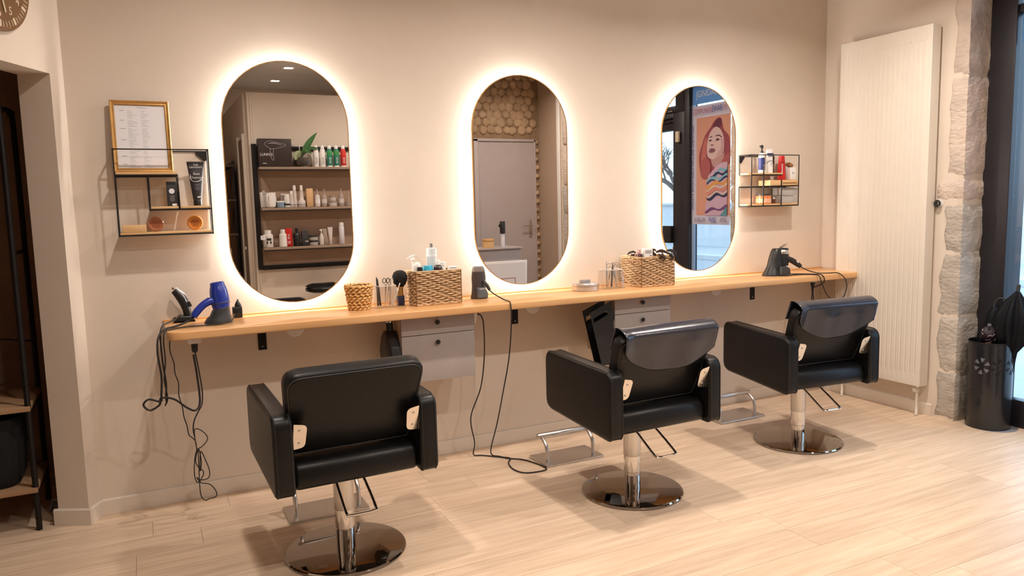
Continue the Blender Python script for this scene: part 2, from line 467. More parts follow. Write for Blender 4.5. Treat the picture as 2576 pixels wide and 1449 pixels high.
# pebble cladding round the grey door (seen in the middle mirror): each pebble a part
def pebble_mesh(seed):
    h = G(); rng = random.Random(seed); n = 10
    ph = rng.random() * 6
    ring = [(0.050 * math.cos(2 * PI * k / n) * (1 + 0.12 * math.sin(2 * 2 * PI * k / n + ph)), 0.052 * math.sin(2 * PI * k / n) * (1 + 0.10 * math.cos(3 * 2 * PI * k / n + ph))) for k in range(n)]
    rings = []
    for s_, y_ in ((1.0, -0.004), (0.93, 0.012), (0.72, 0.022), (0.38, 0.027)):
        rings.append(h.ring([(x * s_, y_, z_ * s_ + (1 - s_) * -0.008) for x, z_ in ring]))
    for a, b in zip(rings, rings[1:]): h.skin(a, b)
    h.cap(rings[-1])
    return h.mesh('stone', M_scallop, ang=80)
pebs = [pebble_mesh(i) for i in range(6)]
rng = random.Random(5)
def peb(x, z_, s=1.0):
    o = bpy.data.objects.new('stone', pebs[rng.randrange(6)]); COL.objects.link(o); o.parent = wall_door
    o.location = (x, -3.731, z_); q = s * rng.uniform(.92, 1.12); o.scale = (q, rng.uniform(0.6, 1.0), q * rng.uniform(.85, 1.15)); o.rotation_euler = (0, rng.uniform(-.5, .5), 0)
for r_ in range(8):
    for c_ in range(14):
        x = 3.08 + c_ * 0.094 + (0.047 if r_ % 2 else 0) + rng.uniform(-.014, .014)
        if x < 4.30: peb(x, 2.20 + r_ * 0.082 + rng.uniform(-.008, .008))
for r_ in range(22): peb(4.308 - 0.008 * (r_ % 2), 0.10 + r_ * 0.094, 0.5)

# ------------------------------------------------------------------ downlights
def downlight(x, y, p):
    t = thing('ceiling_downlight', '', 'light', (x, y, CEIL), 0, 'square recessed downlights in the ceiling')
    h = G()
    o1 = rrect(0.12, 0.12, 0.012, 3); o2 = rrect(0.085, 0.085, 0.008, 3)
    a = h.ring([(u, v, -0.0005) for u, v in o1]); b = h.ring([(u, v, -0.008) for u, v in o1]); c = h.ring([(u, v, -0.008) for u, v in o2]); d = h.ring([(u, v, -0.0005) for u, v in o2])
    h.skin(a, b); h.skin(b, c); h.skin(c, d)
    h.obj('trim_ring', M_white, t, smooth=False)
    h = G(); h.prism(rrect(0.083, 0.083, 0.008, 3), -0.004, -0.001, XY); h.obj('lens', M_lens, t, smooth=False)
    ld = bpy.data.lights.new('downlight_beam', 'AREA'); ld.shape = 'SQUARE'; ld.size = 0.075; ld.energy = DOWN_W * p; ld.color = DOWN_COL; ld.spread = R(156)
    lo = bpy.data.objects.new('downlight_beam', ld); COL.objects.link(lo); lo.parent = t; lo.location = (0, 0, -0.010)
    return t
places = ['over the left styling chair near the mirror wall', 'over the middle styling chair near the mirror wall', 'over the right styling chair near the mirror wall',
          'in the second row, in front of the left mirror', 'in the second row, in front of the middle mirror', 'in the second row, in front of the right mirror',
          'behind the partition, upper one in the left mirror', 'behind the partition, lower one in the left mirror']
for (x, y, p), pl in zip(DOWNLIGHTS, places):
    downlight(x, y, p)['label'] = 'square white recessed downlight ' + pl

# ------------------------------------------------------------------ shop front with the glass door
SF = 4.92
def frame_box(name, y0, y1, z0, z1, parent=None, x0=4.885, x1=4.955, m=None, b=0.004):
    h = G(); h.box(((x0 + x1) / 2, (y0 + y1) / 2, (z0 + z1) / 2), (x1 - x0, abs(y1 - y0), z1 - z0), b)
    return h.obj(name, m or M_frame, parent)
win = struct(frame_box('window_1', -1.035, -1.19, 0.0, 2.8, x0=4.87, x1=5.03))
frame_box('sill_panel', -1.19, -1.80, 0.0, 0.165, win); frame_box('head_rail', -1.19, -1.80, 2.43, 2.48, win); frame_box('lintel', -1.19, -1.80, 2.68, 2.80, win)
frame_box('mullion', -1.80, -1.875, 0.0, 2.80, win, 4.87, 4.97)
frame_box('mullion_lit_edge', -1.785, -1.80, 0.165, 2.68, win, 4.90, 4.94, mat('daylit_edge', (0.35, 0.40, 0.5), 0.35, var=0.03))  # pale blue strip paints the daylight caught on the mullion edge
frame_box('pane', -1.19, -1.80, 0.165, 2.43, win, 4.917, 4.923, M_glass, 0); frame_box('transom_pane', -1.19, -1.80, 2.48, 2.68, win, 4.917, 4.923, M_glass, 0)
door2 = struct(frame_box('door_2', -1.88, -2.045, 0.0, 2.22, x0=4.88, x1=4.95))
frame_box('stile', -2.68, -2.80, 0.0, 2.22, door2); frame_box('top_rail', -2.045, -2.68, 2.06, 2.22, door2); frame_box('bottom_rail', -2.045, -2.68, 0.0, 0.14, door2)
frame_box('pane', -2.045, -2.68, 0.14, 2.06, door2, 4.917, 4.923, M_glass, 0)
frame_box('lock_box', -2.04, -2.165, 0.985, 1.15, door2, 4.845, 4.885, M_black)
frame_box('lock', -2.03, -2.045, 0.91, 0.95, door2, 4.872, 4.882, M_plate)
frame_box('closer_rail', -2.06, -2.66, 2.13, 2.145, door2, 4.866, 4.882, M_blackmetal); frame_box('closer_rail', -2.06, -2.66, 2.165, 2.18, door2, 4.866, 4.882, M_blackmetal)
tr = struct(frame_box('window_2', -1.88, -2.0, 2.225, 2.80, x0=4.87, x1=4.97))
frame_box('head_rail', -2.0, -2.80, 2.225, 2.285, tr); frame_box('lintel', -2.0, -2.80, 2.42, 2.80, tr); frame_box('post', -2.74, -2.80, 2.285, 2.42, tr)
frame_box('pane', -2.0, -2.74, 2.285, 2.42, tr, 4.917, 4.923, M_glass, 0)
frame_box('keeper', -2.06, -2.09, 2.235, 2.245, tr, 4.876, 4.884, M_plate, 0.002); frame_box('keeper', -2.10, -2.115, 2.235, 2.245, tr, 4.876, 4.884, M_plate, 0.002)
struct(frame_box('trim_1', -2.805, -2.97, 0, 2.8, x0=4.87, x1=5.03))
t = thing('door_sensor', 'small cream box on the dark door frame, in the right mirror', 'sensor', (4.875, -1.955, 1.99))
h = G(); h.box((-0.014, 0, 0), (0.026, 0.045, 0.10), 0.006); h.obj('housing', mat('cream_plastic', (0.72, 0.62, 0.45), 0.4, var=0.02), t)

# ------------------------------------------------------------------ street outside
g = G(); g.box((6.3, -8, -0.13), (2.5, 40, 0.2)); struct(g.obj('pavement', mat('pale_asphalt', (0.42, 0.42, 0.43), 0.85, var=0.08, vscale=3, bump=0.2), smooth=False))
g = G(); g.box((10.3, -8, -0.20), (5.5, 40, 0.1)); struct(g.obj('road', mat('grey_asphalt', (0.34, 0.35, 0.37), 0.8, var=0.07, vscale=2), smooth=False))
g = G(); g.box((13.15, -8, -0.09), (0.25, 40, 0.14), 0.02); struct(g.obj('kerb', mat('kerb_stone', (0.55, 0.55, 0.55), 0.8, var=0.06), smooth=False))
g = G(); g.box((14.5, -8, -0.12), (2.45, 40, 0.16)); struct(g.obj('far_pavement', mat('far_pavement', (0.45, 0.46, 0.48), 0.85, var=0.06), smooth=False))
g = G(); g.box((15.9, -8, 0.55), (0.4, 40, 1.3)); swall = struct(g.obj('street_wall', mat('street_wall_render', (0.62, 0.62, 0.62), 0.85, var=0.06, vscale=2, bump=0.3), smooth=False))
g = G(); g.box((15.88, -8, 1.23), (0.52, 40, 0.08), 0.02); g.obj('coping', mat('kerb_stone', (0.5, 0.5, 0.5)), swall)
tree = thing('bare_tree', 'bare branching tree beyond the street wall, seen in the right mirror', 'tree', (18.5, -19.0, 0))
M_bark = mat('bark', (0.10, 0.085, 0.075), 0.9, var=0.2, vscale=6, bump=0.5)
h = G(); h.tube([(0, 0, -0.2), (0.1, 0.05, 0.9), (0, 0, 2.0)], [0.22, 0.18, 0.14], 8, 4); h.obj('trunk', M_bark, tree)
h = G(); rng = random.Random(21)
def branch(p, d, l, r_, k):
    q = p + d * l
    mid = (p + q) / 2 + Vector((rng.uniform(-.1, .1), rng.uniform(-.1, .1), rng.uniform(-.05, .1))) * l
    h.tube([p, mid, q], [r_, r_ * .8, r_ * .6], 4, 2)
    if k == 0: return
    for _ in range(3 if k > 1 else 3):
        d2 = (d + Vector((rng.uniform(-.9, .9), rng.uniform(-.9, .9), rng.uniform(-.35, .7)))).normalized()
        branch(p + (q - p) * rng.uniform(.5, 1), d2, l * rng.uniform(.6, .85), r_ * .6, k - 1)
for a in range(7):
    an = a * 0.9; branch(Vector((0, 0, 1.0 + 0.15 * a)), Vector((math.cos(an) * .7, math.sin(an) * 1.2, .6)).normalized(), 1.1, 0.06, 4)
stuff(h.obj('branches', M_bark, tree))

# ------------------------------------------------------------------ illuminated mirrors
def mirror(x, label):
    t = thing('wall_mirror', label, 'mirror', (x, 0, 1.530), 0, 'backlit oval wall mirrors')
    w_, h_ = 0.606, 1.184
    h = G(); h.prism(stadium(w_ - 0.008, h_ - 0.008), -0.050, -0.044, XZ); h.obj('glass', M_mirror, t, ang=20)
    # slim bronze rim round the glass
    o1 = stadium(w_, h_); o2 = stadium(w_ - 0.0085, h_ - 0.0085)
    h = G(); a = h.ring([(u, -0.040, v) for u, v in o1]); b = h.ring([(u, -0.0515, v) for u, v in o1]); c = h.ring([(u, -0.0515, v) for u, v in o2]); d = h.ring([(u, -0.040, v) for u, v in o2])
    h.skin(a, b); h.skin(b, c); h.skin(c, d); h.skin(d, a); h.obj('rim', M_gold, t, ang=50)
    o3 = stadium(w_ - 0.11, h_ - 0.11)
    h = G(); h.prism(o3, -0.044, -0.001, XZ); h.obj('backing_box', M_white, t, ang=30)
    o4 = stadium(w_ - 0.084, h_ - 0.084)
    h = G(); a = h.ring([(u, -0.014, v) for u, v in o4]); b = h.ring([(u, -0.024, v) for u, v in o4]); c = h.ring([(u, -0.024, v) for u, v in stadium(w_ - 0.108, h_ - 0.108)]); d = h.ring([(u, -0.014, v) for u, v in stadium(w_ - 0.108, h_ - 0.108)])
    h.skin(a, b); h.skin(b, c); h.skin(c, d); h.skin(d, a); h.obj('led_strip', M_led, t, ang=50)
    return t
mirror(0.937, 'backlit oval mirror above the left chair, reflecting shelves of hair products')
mirror(2.225, 'backlit oval mirror above the middle chair, reflecting a grey door')
mirror(3.512, 'backlit oval mirror above the right chair, reflecting the shop window and poster')

# ------------------------------------------------------------------ worktop and what carries it
CT = 0.889
ct = thing('wall_counter', 'long beech wall-mounted worktop running under the three mirrors', 'counter', (0, 0, 0))
h = G(); h.prism(rpoly([(0.322, -0.0015), (0.322, -0.391), (4.684, -0.391), (4.684, -0.0015)], [0.02, 0.075, 0.003, 0.003], 6), CT - 0.038, CT, XY, 0.006, 3)
h.obj('worktop', M_counter, ct)
h = G(); h.box((2.5, -0.008, CT + 0.004), (4.36, 0.012, 0.008), 0.002); h.obj('back_strip', M_counter, ct)
def bracket(x, label):
    t = thing('shelf_bracket', label, 'bracket', (x, 0, 0), 0, 'black angle brackets under the worktop')
    h = G(); h.prism([(-0.001, 0.705), (-0.005, 0.705), (-0.005, 0.846), (-0.33, 0.846), (-0.33, 0.850), (-0.001, 0.850)], -0.02, 0.02, YZ); h.obj('angle', M_blackmetal, t, smooth=False)
    for zz in (0.722, 0.795):
        h = G(); h.lathe([(0.004, 0), (0.003, 0.002), (0, 0.0025)], (0, -0.0052, zz), 10, (0, -1, 0)); h.obj('screw', M_satin, t)
bracket(0.765, 'black metal bracket under the worktop, left one, behind the left chair')
bracket(2.183, 'black metal bracket under the worktop, middle one, under the middle mirror')
bracket(4.022, 'black metal bracket under the worktop, right one, near the radiator')
def socket(x, label):
    t = thing('wall_socket', label, 'socket', (x, 0, 0.802), 0, 'white round sockets under the worktop')
    h = G(); h.lathe([(0.046, 0.001), (0.046, 0.008), (0.040, 0.011), (0, 0.011)], (0, 0, 0), 24, (0, -1, 0)); h.obj('cover', M_white, t)
    h = G(); h.lathe([(0.017, 0.0111), (0.017, 0.013), (0.014, 0.0125), (0, 0.0125)], (0, 0, 0), 18, (0, -1, 0)); h.obj('insert', M_white, t)
socket(0.928, 'white round wall socket under the left mirror, peeking below the worktop')
socket(2.304, 'white round wall socket beside the middle bracket, peeking below the worktop')
socket(3.697, 'white round wall socket left of the right bracket, peeking below the worktop')

def cabinet(x0, label, sides):
    w_, d_, z0, z1 = 0.402, 0.295, 0.505, 0.848
    t = thing('drawer_cabinet', label, 'cabinet', (x0, 0, 0), 0, 'grey two-drawer cabinets hung under the worktop')
    h = G(); h.prism([(0, z0), (w_, z0), (w_, z1), (0, z1)], -0.002, -d_ + 0.022, XZ); h.obj('body', sides, t, smooth=False)
    zm = 0.747
    for a, b, nm in ((zm + 0.003, z1 - 0.002, 'drawer'), (z0, zm, 'drawer')):
        h = G(); h.box((w_ / 2, -d_ + 0.010, (a + b) / 2), (w_ - 0.002, 0.019, b - a), 0.0015); dr = h.obj(nm, M_cab, t)
        kz = (a + b) / 2 + 0.012 if a > zm else b - 0.040
        h = G(); h.lathe([(0.005, 0), (0.005, 0.008), (0.012, 0.012), (0.0125, 0.017), (0.009, 0.021), (0, 0.022)], (w_ / 2 - 0.01, -d_ + 0.0005, kz), 16, (0, -1, 0)); h.obj('knob', M_black, dr)
    return t
cabinet(1.397, 'grey two-drawer cabinet under the worktop below the wicker basket by the left chair', M_cabside)
cabinet(2.685, 'grey two-drawer cabinet under the worktop behind the middle chair', M_cabside)

# ------------------------------------------------------------------ styling chairs
def make_chair(label):
    t = thing('styling_chair', label, 'chair', (0, 0, 0), 0, 'black hydraulic styling chairs facing the mirrors')
    # base disc and column
    h = G(); h.lathe([(0.240, 0.0008), (0.245, 0.003), (0.2455, 0.008), (0.241, 0.013), (0.232, 0.0155), (0.05, 0.019), (0, 0.019)], (0, 0, 0), 72); h.obj('base_disc', M_disc, t, ang=25)
    h = G(); h.lathe([(0.0395, 0.018), (0.0395, 0.100), (0.0385, 0.101), (0.0385, 0.103), (0.0395, 0.104), (0.0395, 0.190), (0.038, 0.192)], (0, 0, 0), 40); h.obj('lower_column', M_chrome, t)
    h = G(); h.lathe([(0.041, 0.182), (0.0415, 0.184), (0.0415, 0.340), (0.05, 0.345), (0.05, 0.352)], (0, 0, 0), 40); h.obj('column_sleeve', M_satin, t)
    h = G(); h.box((0, 0.02, 0.362), (0.30, 0.30, 0.018), 0.003); h.obj('seat_plate', M_blackmetal, t)
    # pump lever: bent chrome loop
    lp = [(-0.055, -0.03, 0.349), (-0.055, -0.10, 0.338), (-0.058, -0.245, 0.262), (-0.045, -0.262, 0.254), (0.0, -0.264, 0.253), (0.045, -0.262, 0.254), (0.058, -0.245, 0.262), (0.055, -0.10, 0.338), (0.055, -0.03, 0.349)]
    h = G(); h.tube(lp, 0.0055, 10, 5); h.obj('pump_lever', M_chrome, t)
    # seat: wide upholstered cushion with a rolled back edge
    so = rpoly([(-0.255, 0.372), (0.262, 0.385), (0.272, 0.475), (-0.10, 0.487), (-0.235, 0.480)], [0.055, 0.04, 0.04, 0.02, 0.05], 6)
    h = G(); h.prism(so, -0.238, 0.238, YZ, 0.016, 3); h.obj('seat', M_leather, t, ang=50)
    # backrest: reclined padded slab, rounded top corners
    bo = rpoly([(-0.238, 0.0), (0.238, 0.0), (0.270, 0.352), (-0.270, 0.352)], [0.02, 0.02, 0.06, 0.06], 7)
    p0 = Vector((0, -0.155, 0.492)); up = Vector((0, -0.128, 0.332)).normalized(); bk = Vector((0, -up.z, up.y))
    BM = lambda u, v, w: p0 + Vector((1, 0, 0)) * u + up * v + bk * w
    h = G(); h.prism(bo, -0.055, 0.010, BM, 0.014, 4); h.obj('backrest', M_leather, t, ang=50)
    bi = rpoly([(-0.222, 0.012), (0.222, 0.012), (0.254, 0.337), (-0.254, 0.337)], [0.018, 0.018, 0.052, 0.052], 7)
    h = G(); h.prism(bi, 0.008, 0.0125, BM, 0.002, 2); h.obj('back_panel', M_leather, t, ang=50)
    ring = [BM(u, v, 0.010) for u, v in rpoly([(-0.226, 0.008), (0.226, 0.008), (0.258, 0.341), (-0.258, 0.341)], [0.02, 0.02, 0.054, 0.054], 7)]
    h = G(); h.tube(ring, 0.0028, 6, 1, closed=True); h.obj('piping', M_leather2, t)
    # arms: deep padded side panels
    for s in (-1, 1):
        ao = rpoly([(-0.275, 0.366), (-0.273, 0.672), (0.287, 0.690), (0.287, 0.402)], [0.035, 0.055, 0.055, 0.06], 7)
        x0, x1 = (-0.3145, -0.2405) if s < 0 else (0.2405, 0.3145)
        h = G(); h.prism(ao, x0, x1, YZ, 0.013, 4); arm = h.obj('armrest', M_leather, t, ang=50)
        for xx in (x0 + 0.010, x1 - 0.010):
            rg = [(xx, -u_ * 0 + u, v) for u, v, u_ in [(a, b, 0) for a, b in ao]]
            h = G(); h.tube(rg, 0.0022, 5, 1, closed=True); h.obj('seam', M_leather2, arm)
        # steel hinge plate between arm and backrest
        po = rpoly([(s * 0.239, 0.536), (s * 0.196, 0.540), (s * 0.190, 0.630), (s * 0.239, 0.640)], [0.002, 0.022, 0.022, 0.002], 5)
        PM = lambda u, v, w: (u, -0.232 + w - (v - 0.53) * 0.36, v)
        h = G(); h.prism(po, -0.004, 0.0, PM); pl = h.obj('hinge_plate', M_plate, t, ang=40)
        for zz in (0.560, 0.612):
            h = G(); h.lathe([(0.0055, 0), (0.005, 0.002), (0, 0.003)], (s * 0.218, -0.236 - (zz - 0.53) * 0.36, zz), 10, (0, -1, 0.0)); h.obj('screw', M_satin, pl)
    return t, BM
chair, BM = make_chair('black styling chair on a round chrome base, nearest, without a cover on its back')
chair.location = (0.926, -0.920, 0); chair.rotation_euler = (0, 0, R(1.8))
clone(chair, 'black styling chair in the middle, dark vinyl cover over its backrest, beside the cabinet', (2.318, -0.978, 0), R(1.1))
clone(chair, 'black styling chair furthest right by the radiator, vinyl cover over its backrest', (3.584, -0.830, 0), R(-5.8))
def back_cover(loc, rz, label, seed, shift):
    t = thing('backrest_cover', label, 'cover', loc, rz, 'dark vinyl covers draped over backrests')
    h = G(); rng = random.Random(seed)
    def fn(a, b):
        u = -0.262 + shift + 0.525 * a
        e = math.sqrt(max(0, 1 - ((a - 0.53) / 0.56) ** 2))
        drop = 0.012 + 0.168 * e ** 1.15
        rip = 0.004 * math.sin(a * 9 + seed) + 0.003 * math.sin(a * 17 + 2 * seed)
        top = 0.361
        # path: front face up, over the top, down the back
        lens = [0.10, 0.105, drop]
        s = b * sum(lens)
        if s < lens[0]: v, w = top - 0.10 + s, -0.064
        elif s < lens[0] + lens[1]:
            k = (s - lens[0]) / lens[1]; an = PI * (1 - k)
            v, w = top + 0.018 * math.sin(an), -0.023 + 0.042 * math.cos(an) * 1.0
        else:
            q = s - lens[0] - lens[1]; v, w = top - q, 0.0195 + (rip + 0.006) * min(1, q / 0.05) + 0.010 * (q / 0.16) ** 2
        lift = max(0, 0.10 - a) / 0.10
        return BM(u - 0.012 * lift * 0, v + 0.004 * lift, w + 0.014 * lift * (1 if w > -.03 else 0))
    h.grid(fn, 40, 40)
    o = h.obj('sheet', M_vinyl, t, ang=180)
    sm = o.modifiers.new('solid', 'SOLIDIFY'); sm.thickness = 0.0012
    return t
back_cover((2.318, -0.978, 0), R(1.1), 'dark vinyl cover draped over the middle chair\'s backrest', 1, 0.004)
back_cover((3.584, -0.830, 0), R(-5.8), 'dark bluish vinyl cover draped over the right chair\'s backrest', 4, -0.006)

# ------------------------------------------------------------------ footrests
def footrest(x, y, label, first=[]):
    if first:
        return clone(first[0], label, (x, y, 0))
    t = thing('footrest', label, 'footrest', (x, y, 0), 0, 'brushed steel footrests under the worktop'); first.append(t)
    h = G(); h.prism(rrect(0.365, 0.205, 0.008, 3), 0.0008, 0.012, XY, 0.003, 2); h.obj('floor_plate', M_satin, t, ang=40)
    for s in (-1, 1):
        h = G(); h.tube([(s * 0.145, -0.045, 0.011), (s * 0.145, -0.045, 0.055), (s * 0.145, -0.030, 0.098), (s * 0.145, 0.010, 0.128), (s * 0.145, 0.028, 0.134)], 0.0105, 14, 5); h.obj('post', M_satin, t)
    h = G(); h.lathe([(0.0135, 0), (0.0155, 0.003), (0.0155, 0.327), (0.0135, 0.330)], (-0.165, 0.030, 0.136), 18, (1, 0, 0)); h.obj('bar', M_satin, t)
    return t
footrest(0.945, -0.458, 'brushed steel footrest on the floor behind the left chair')
footrest(2.288, -0.398, 'brushed steel footrest on the floor beside the looped cord, middle one')
footrest(3.610, -0.268, 'brushed steel footrest on the floor between the middle and right chairs')

# ------------------------------------------------------------------ radiator
t = thing('panel_radiator', 'tall cream vertical panel radiator on the right wall', 'radiator', (4.69, -0.54, 0))
RW, Z0, Z1, XF = 0.660, 0.195, 2.418, -0.104
nfl = 18
bm_pts = []
h = G(); ys = []
yy0 = -RW / 2; pr = []
m_ = 0.020
pr.append((yy0, XF + 0.004)); pr.append((yy0 + m_, XF))
pitch_ = (RW - 2 * m_) / nfl
for k in range(nfl):
    a = yy0 + m_ + pitch_ * k
    pr += [(a + pitch_ * .34, XF), (a + pitch_ * .42, XF + 0.006), (a + pitch_ * .58, XF + 0.006), (a + pitch_ * .66, XF)]
pr += [(RW / 2 - m_, XF), (RW / 2, XF + 0.004)]
rows_z = [(Z0 + 0.002, 0), (Z0 + 0.07, 0), (Z0 + 0.085, 1), (Z1 - 0.10, 1), (Z1 - 0.085, 0), (Z1 - 0.002, 0)]
prev = None
for z, on in rows_z:
    cur = h.ring([(XF + (x - XF if (on or i in (0, len(pr) - 1)) else 0), y, z) for i, (y, x) in enumerate(pr)])
    if prev: h.skin(prev, cur, False)
    prev = cur
h.obj('front_panel', M_rad, t, ang=30)
h = G(); h.box(((XF + 0.003 - 0.022) / 2, 0, (Z0 + Z1) / 2), (abs(XF + 0.003 + 0.022), RW - 0.001, Z1 - Z0), 0.004); h.obj('casing', M_rad, t)
for zz in (0.6, 2.1):
    for yy in (-0.18, 0.18):
        h = G(); h.box((-0.011, yy, zz), (0.021, 0.06, 0.08)); h.obj('wall_bracket', M_satin, t, smooth=False)
for s, nm in ((-1, 'valve'), (1, 'valve')):
    yv = s * (RW / 2 - 0.045)
    h = G(); h.lathe([(0.012, 0), (0.016, 0.004), (0.016, 0.022), (0.010, 0.026), (0.010, 0.045)], (-0.06, yv, Z0 - 0.045), 14); v = h.obj(nm, M_plate, t)
    h = G(); h.lathe([(0.008, 0), (0.014, 0.006), (0.014, 0.026), (0.008, 0.03)], (-0.062, yv, Z0 - 0.030), 14, (-1, 0, 0)); h.obj('valve_cap', M_rad, v)
    h = G(); h.tube([(-0.06, yv, Z0 - 0.045), (-0.06, yv, 0.10), (-0.062, yv - 0.002, 0.05), (-0.075, yv - 0.012, 0.015), (-0.078, yv - 0.014, 0.002)], 0.0085, 10, 4); h.obj('pipe', M_rad, v)
t = thing('coat_hook', 'round black hook knob on the plaster between radiator and stone pillar', 'hook', (4.69, -0.888, 1.345))
h = G(); h.lathe([(0.010, 0.0005), (0.009, 0.012), (0.020, 0.018), (0.022, 0.026), (0.016, 0.034), (0, 0.036)], (0, 0, 0), 20, (-1, 0, 0)); h.obj('head', mat('gloss_black', (0.01, 0.01, 0.01), 0.12, coat=0.5, var=0.05), t)
h = G(); h.lathe([(0.024, 0.0004), (0.024, 0.003), (0, 0.003)], (0, 0, 0), 20, (-1, 0, 0)); h.obj('rosette', M_white, t)

# ------------------------------------------------------------------ wall clock above the doorway
t = thing('wall_clock', 'round brown wall clock above the dark doorway, cut by the picture edge', 'clock', tuple(LD * 0.42 + LN * 0.001 + Vector((0, 0, 2.31))), math.atan2(LN.y, LN.x) - PI / 2 + PI)
# local frame: -y points into the room
M_clock = mat('brown_clock_face', (0.17, 0.085, 0.032), 0.4, var=0.12, vscale=6)
M_clockmark = mat('cream_clock_mark', (0.66, 0.55, 0.42), 0.5, var=0.03)
h = G(); h.lathe([(0.196, 0.0), (0.200, 0.006), (0.200, 0.018), (0.194, 0.022), (0, 0.022)], (0, 0, 0), 64, (0, -1, 0)); h.obj('face', M_clock, t, ang=30)
for k in range(60):
    a = 2 * PI * k / 60; l = 0.022 if k % 5 else 0.026; w_ = 0.0035 if k % 5 else 0.013
    h = G(); c0 = Vector((math.sin(a), 0, math.cos(a)))
    h.box(c0 * (0.180 - l / 2 + .004) + Vector((0, -0.0225, 0)), (w_, 0.0015, l), 0, Matrix.Rotation(a, 3, 'Y')); h.obj('minute_mark', M_clockmark, t, smooth=False)
for k in range(1, 13):
    a = 2 * PI * k / 12
    text('numeral', str(k), 0.046, M_clockmark, t, (math.sin(a) * 0.132, -0.0225, math.cos(a) * 0.132), FRONT)
for a, l, w_ in ((R(-60), 0.09, 0.012), (R(165), 0.13, 0.008)):
    h = G(); h.box((math.sin(a) * l / 2, -0.025, math.cos(a) * l / 2), (w_, 0.002, l), 0, Matrix.Rotation(a, 3, 'Y')); h.obj('hand', M_clockmark, t, smooth=False)

# ------------------------------------------------------------------ closet behind the doorway
t = thing('storage_rack', 'black metal rack with wooden shelves in the dark closet doorway', 'rack', (-0.245, -0.045, 0))
PX = [(0, 0.0), (0, 0.40), (-0.95, 0.0), (-0.95, 0.40)]
for k in (0, 1):
    yy = 0.0 + 0.40 * k
    h = G(); h.tube([(0, yy, 0.001), (0, yy, 1.0), (0, yy, 1.82), (-0.012, yy, 1.875), (-0.06, yy, 1.90), (-0.5, yy, 1.90), (-0.89, yy, 1.90), (-0.938, yy, 1.875), (-0.95, yy, 1.82), (-0.95, yy, 1.0), (-0.95, yy, 0.001)], 0.012, 8, 4); h.obj('post_hoop', M_blackmetal, t)
for zz in (0.175, 0.545):
    h = G(); h.box((-0.475, 0.20, zz + 0.014), (0.97, 0.44, 0.022), 0.002); h.obj('shelf_board', M_closetwood, t)
for zz in (0.165, 0.535, 1.24):
    for xx in (0, -0.95):
        h = G(); h.box((xx, 0.20, zz), (0.012, 0.40, 0.014)); h.obj('side_rail', M_blackmetal, t, smooth=False)
h = G(); h.tube([(-0.95, 0.39, 1.05), (-0.5, 0.40, 0.86), (-0.2, 0.40, 0.83), (0, 0.39, 0.80)], 0.004, 6, 4); h.obj('tie_wire', M_blackmetal, t)
t = thing('storage_bin', 'soft black bin on the lower shelf of the closet rack', 'bin', (-0.52, 0.145, 0.2005))
h = G()
prev = None
for z, s_ in ((0.0, .90), (0.02, .96), (0.15, 1.0), (0.30, 1.01), (0.31, 1.0), (0.31, 0.96), (0.03, 0.93)):
    cur = h.ring([(u, v, z) for u, v in rrect(0.45 * s_, 0.34 * s_, 0.08, 6)])
    if prev: h.skin(prev, cur)
    else: h.cap(cur[::-1])
    prev = cur
h.cap(prev); h.obj('body', mat('black_felt', (0.008, 0.008, 0.010), 0.95, var=0.2, bump=0.3, bscale=200), t)
h = G(); h.tube([(-0.07, -0.175, 0.24), (-0.06, -0.19, 0.20), (0.06, -0.19, 0.20), (0.07, -0.175, 0.24)], 0.006, 6, 4); h.obj('handle', M_black, t)

# ------------------------------------------------------------------ wire wall shelves
WR = 0.0042
def wire(h, pts): h.tube(pts, WR, 6, 1)
t = thing('wire_shelf', 'black wire wall shelf with pale wood boards holding the framed price list', 'shelf', (0, 0, 0))
xa, xb, za, zb, yf, yb_ = 0.170, 0.560, 1.302, 1.686, -0.120, -0.006
def rect_loop(h, x0, x1, z0, z1, y): h.tube([(x0, y, z0), (x1, y, z0), (x1, y, z1), (x0, y, z1)], WR, 6, 1, closed=True)
h = G(); rect_loop(h, xa, xb, za, zb, yf); h.obj('front_frame', M_blackmetal, t)
h = G(); rect_loop(h, xa, xb + 0.004, za, zb, yb_); h.obj('back_frame', M_blackmetal, t)
for x, z in ((xa, za), (xb, za), (xa, zb), (xb, zb)):
    h = G(); wire(h, [(x, yf, z), (x, yb_, z)]); h.obj('depth_bar', M_blackmetal, t)
for y in (yf, yb_):
    h = G(); wire(h, [(xa, y, 1.570), (0.425, y, 1.570), (0.425, y, 1.416)]); wire(h, [(0.303, y, 1.570), (0.303, y, 1.416), (xb, y, 1.416)]); h.obj('inner_bar', M_blackmetal, t)
for x0, x1, z in ((xa + .004, 0.425, 1.575), (0.306, 0.421, 1.4205), (0.429, xb - .004, 1.4205), (xa + .004, xb - .004, 1.3065)):
    h = G(); h.box(((x0 + x1) / 2, -0.064, z + 0.005), (x1 - x0, 0.108, 0.010), 0.001); h.obj('board', M_oak, t)
h = G(); h.box((0.232, -0.085, 1.3335), (0.098, 0.066, 0.033), 0.002); h.obj('drawer_block', M_oak, t)
h = G(); h.prism([(0.564, 1.686), (0.564, 1.645), (0.552, 1.640), (0.515, 1.674), (0.515, 1.686)], -0.010, -0.0005, XZ); h.obj('corner_gusset', M_blackmetal, t, smooth=False)
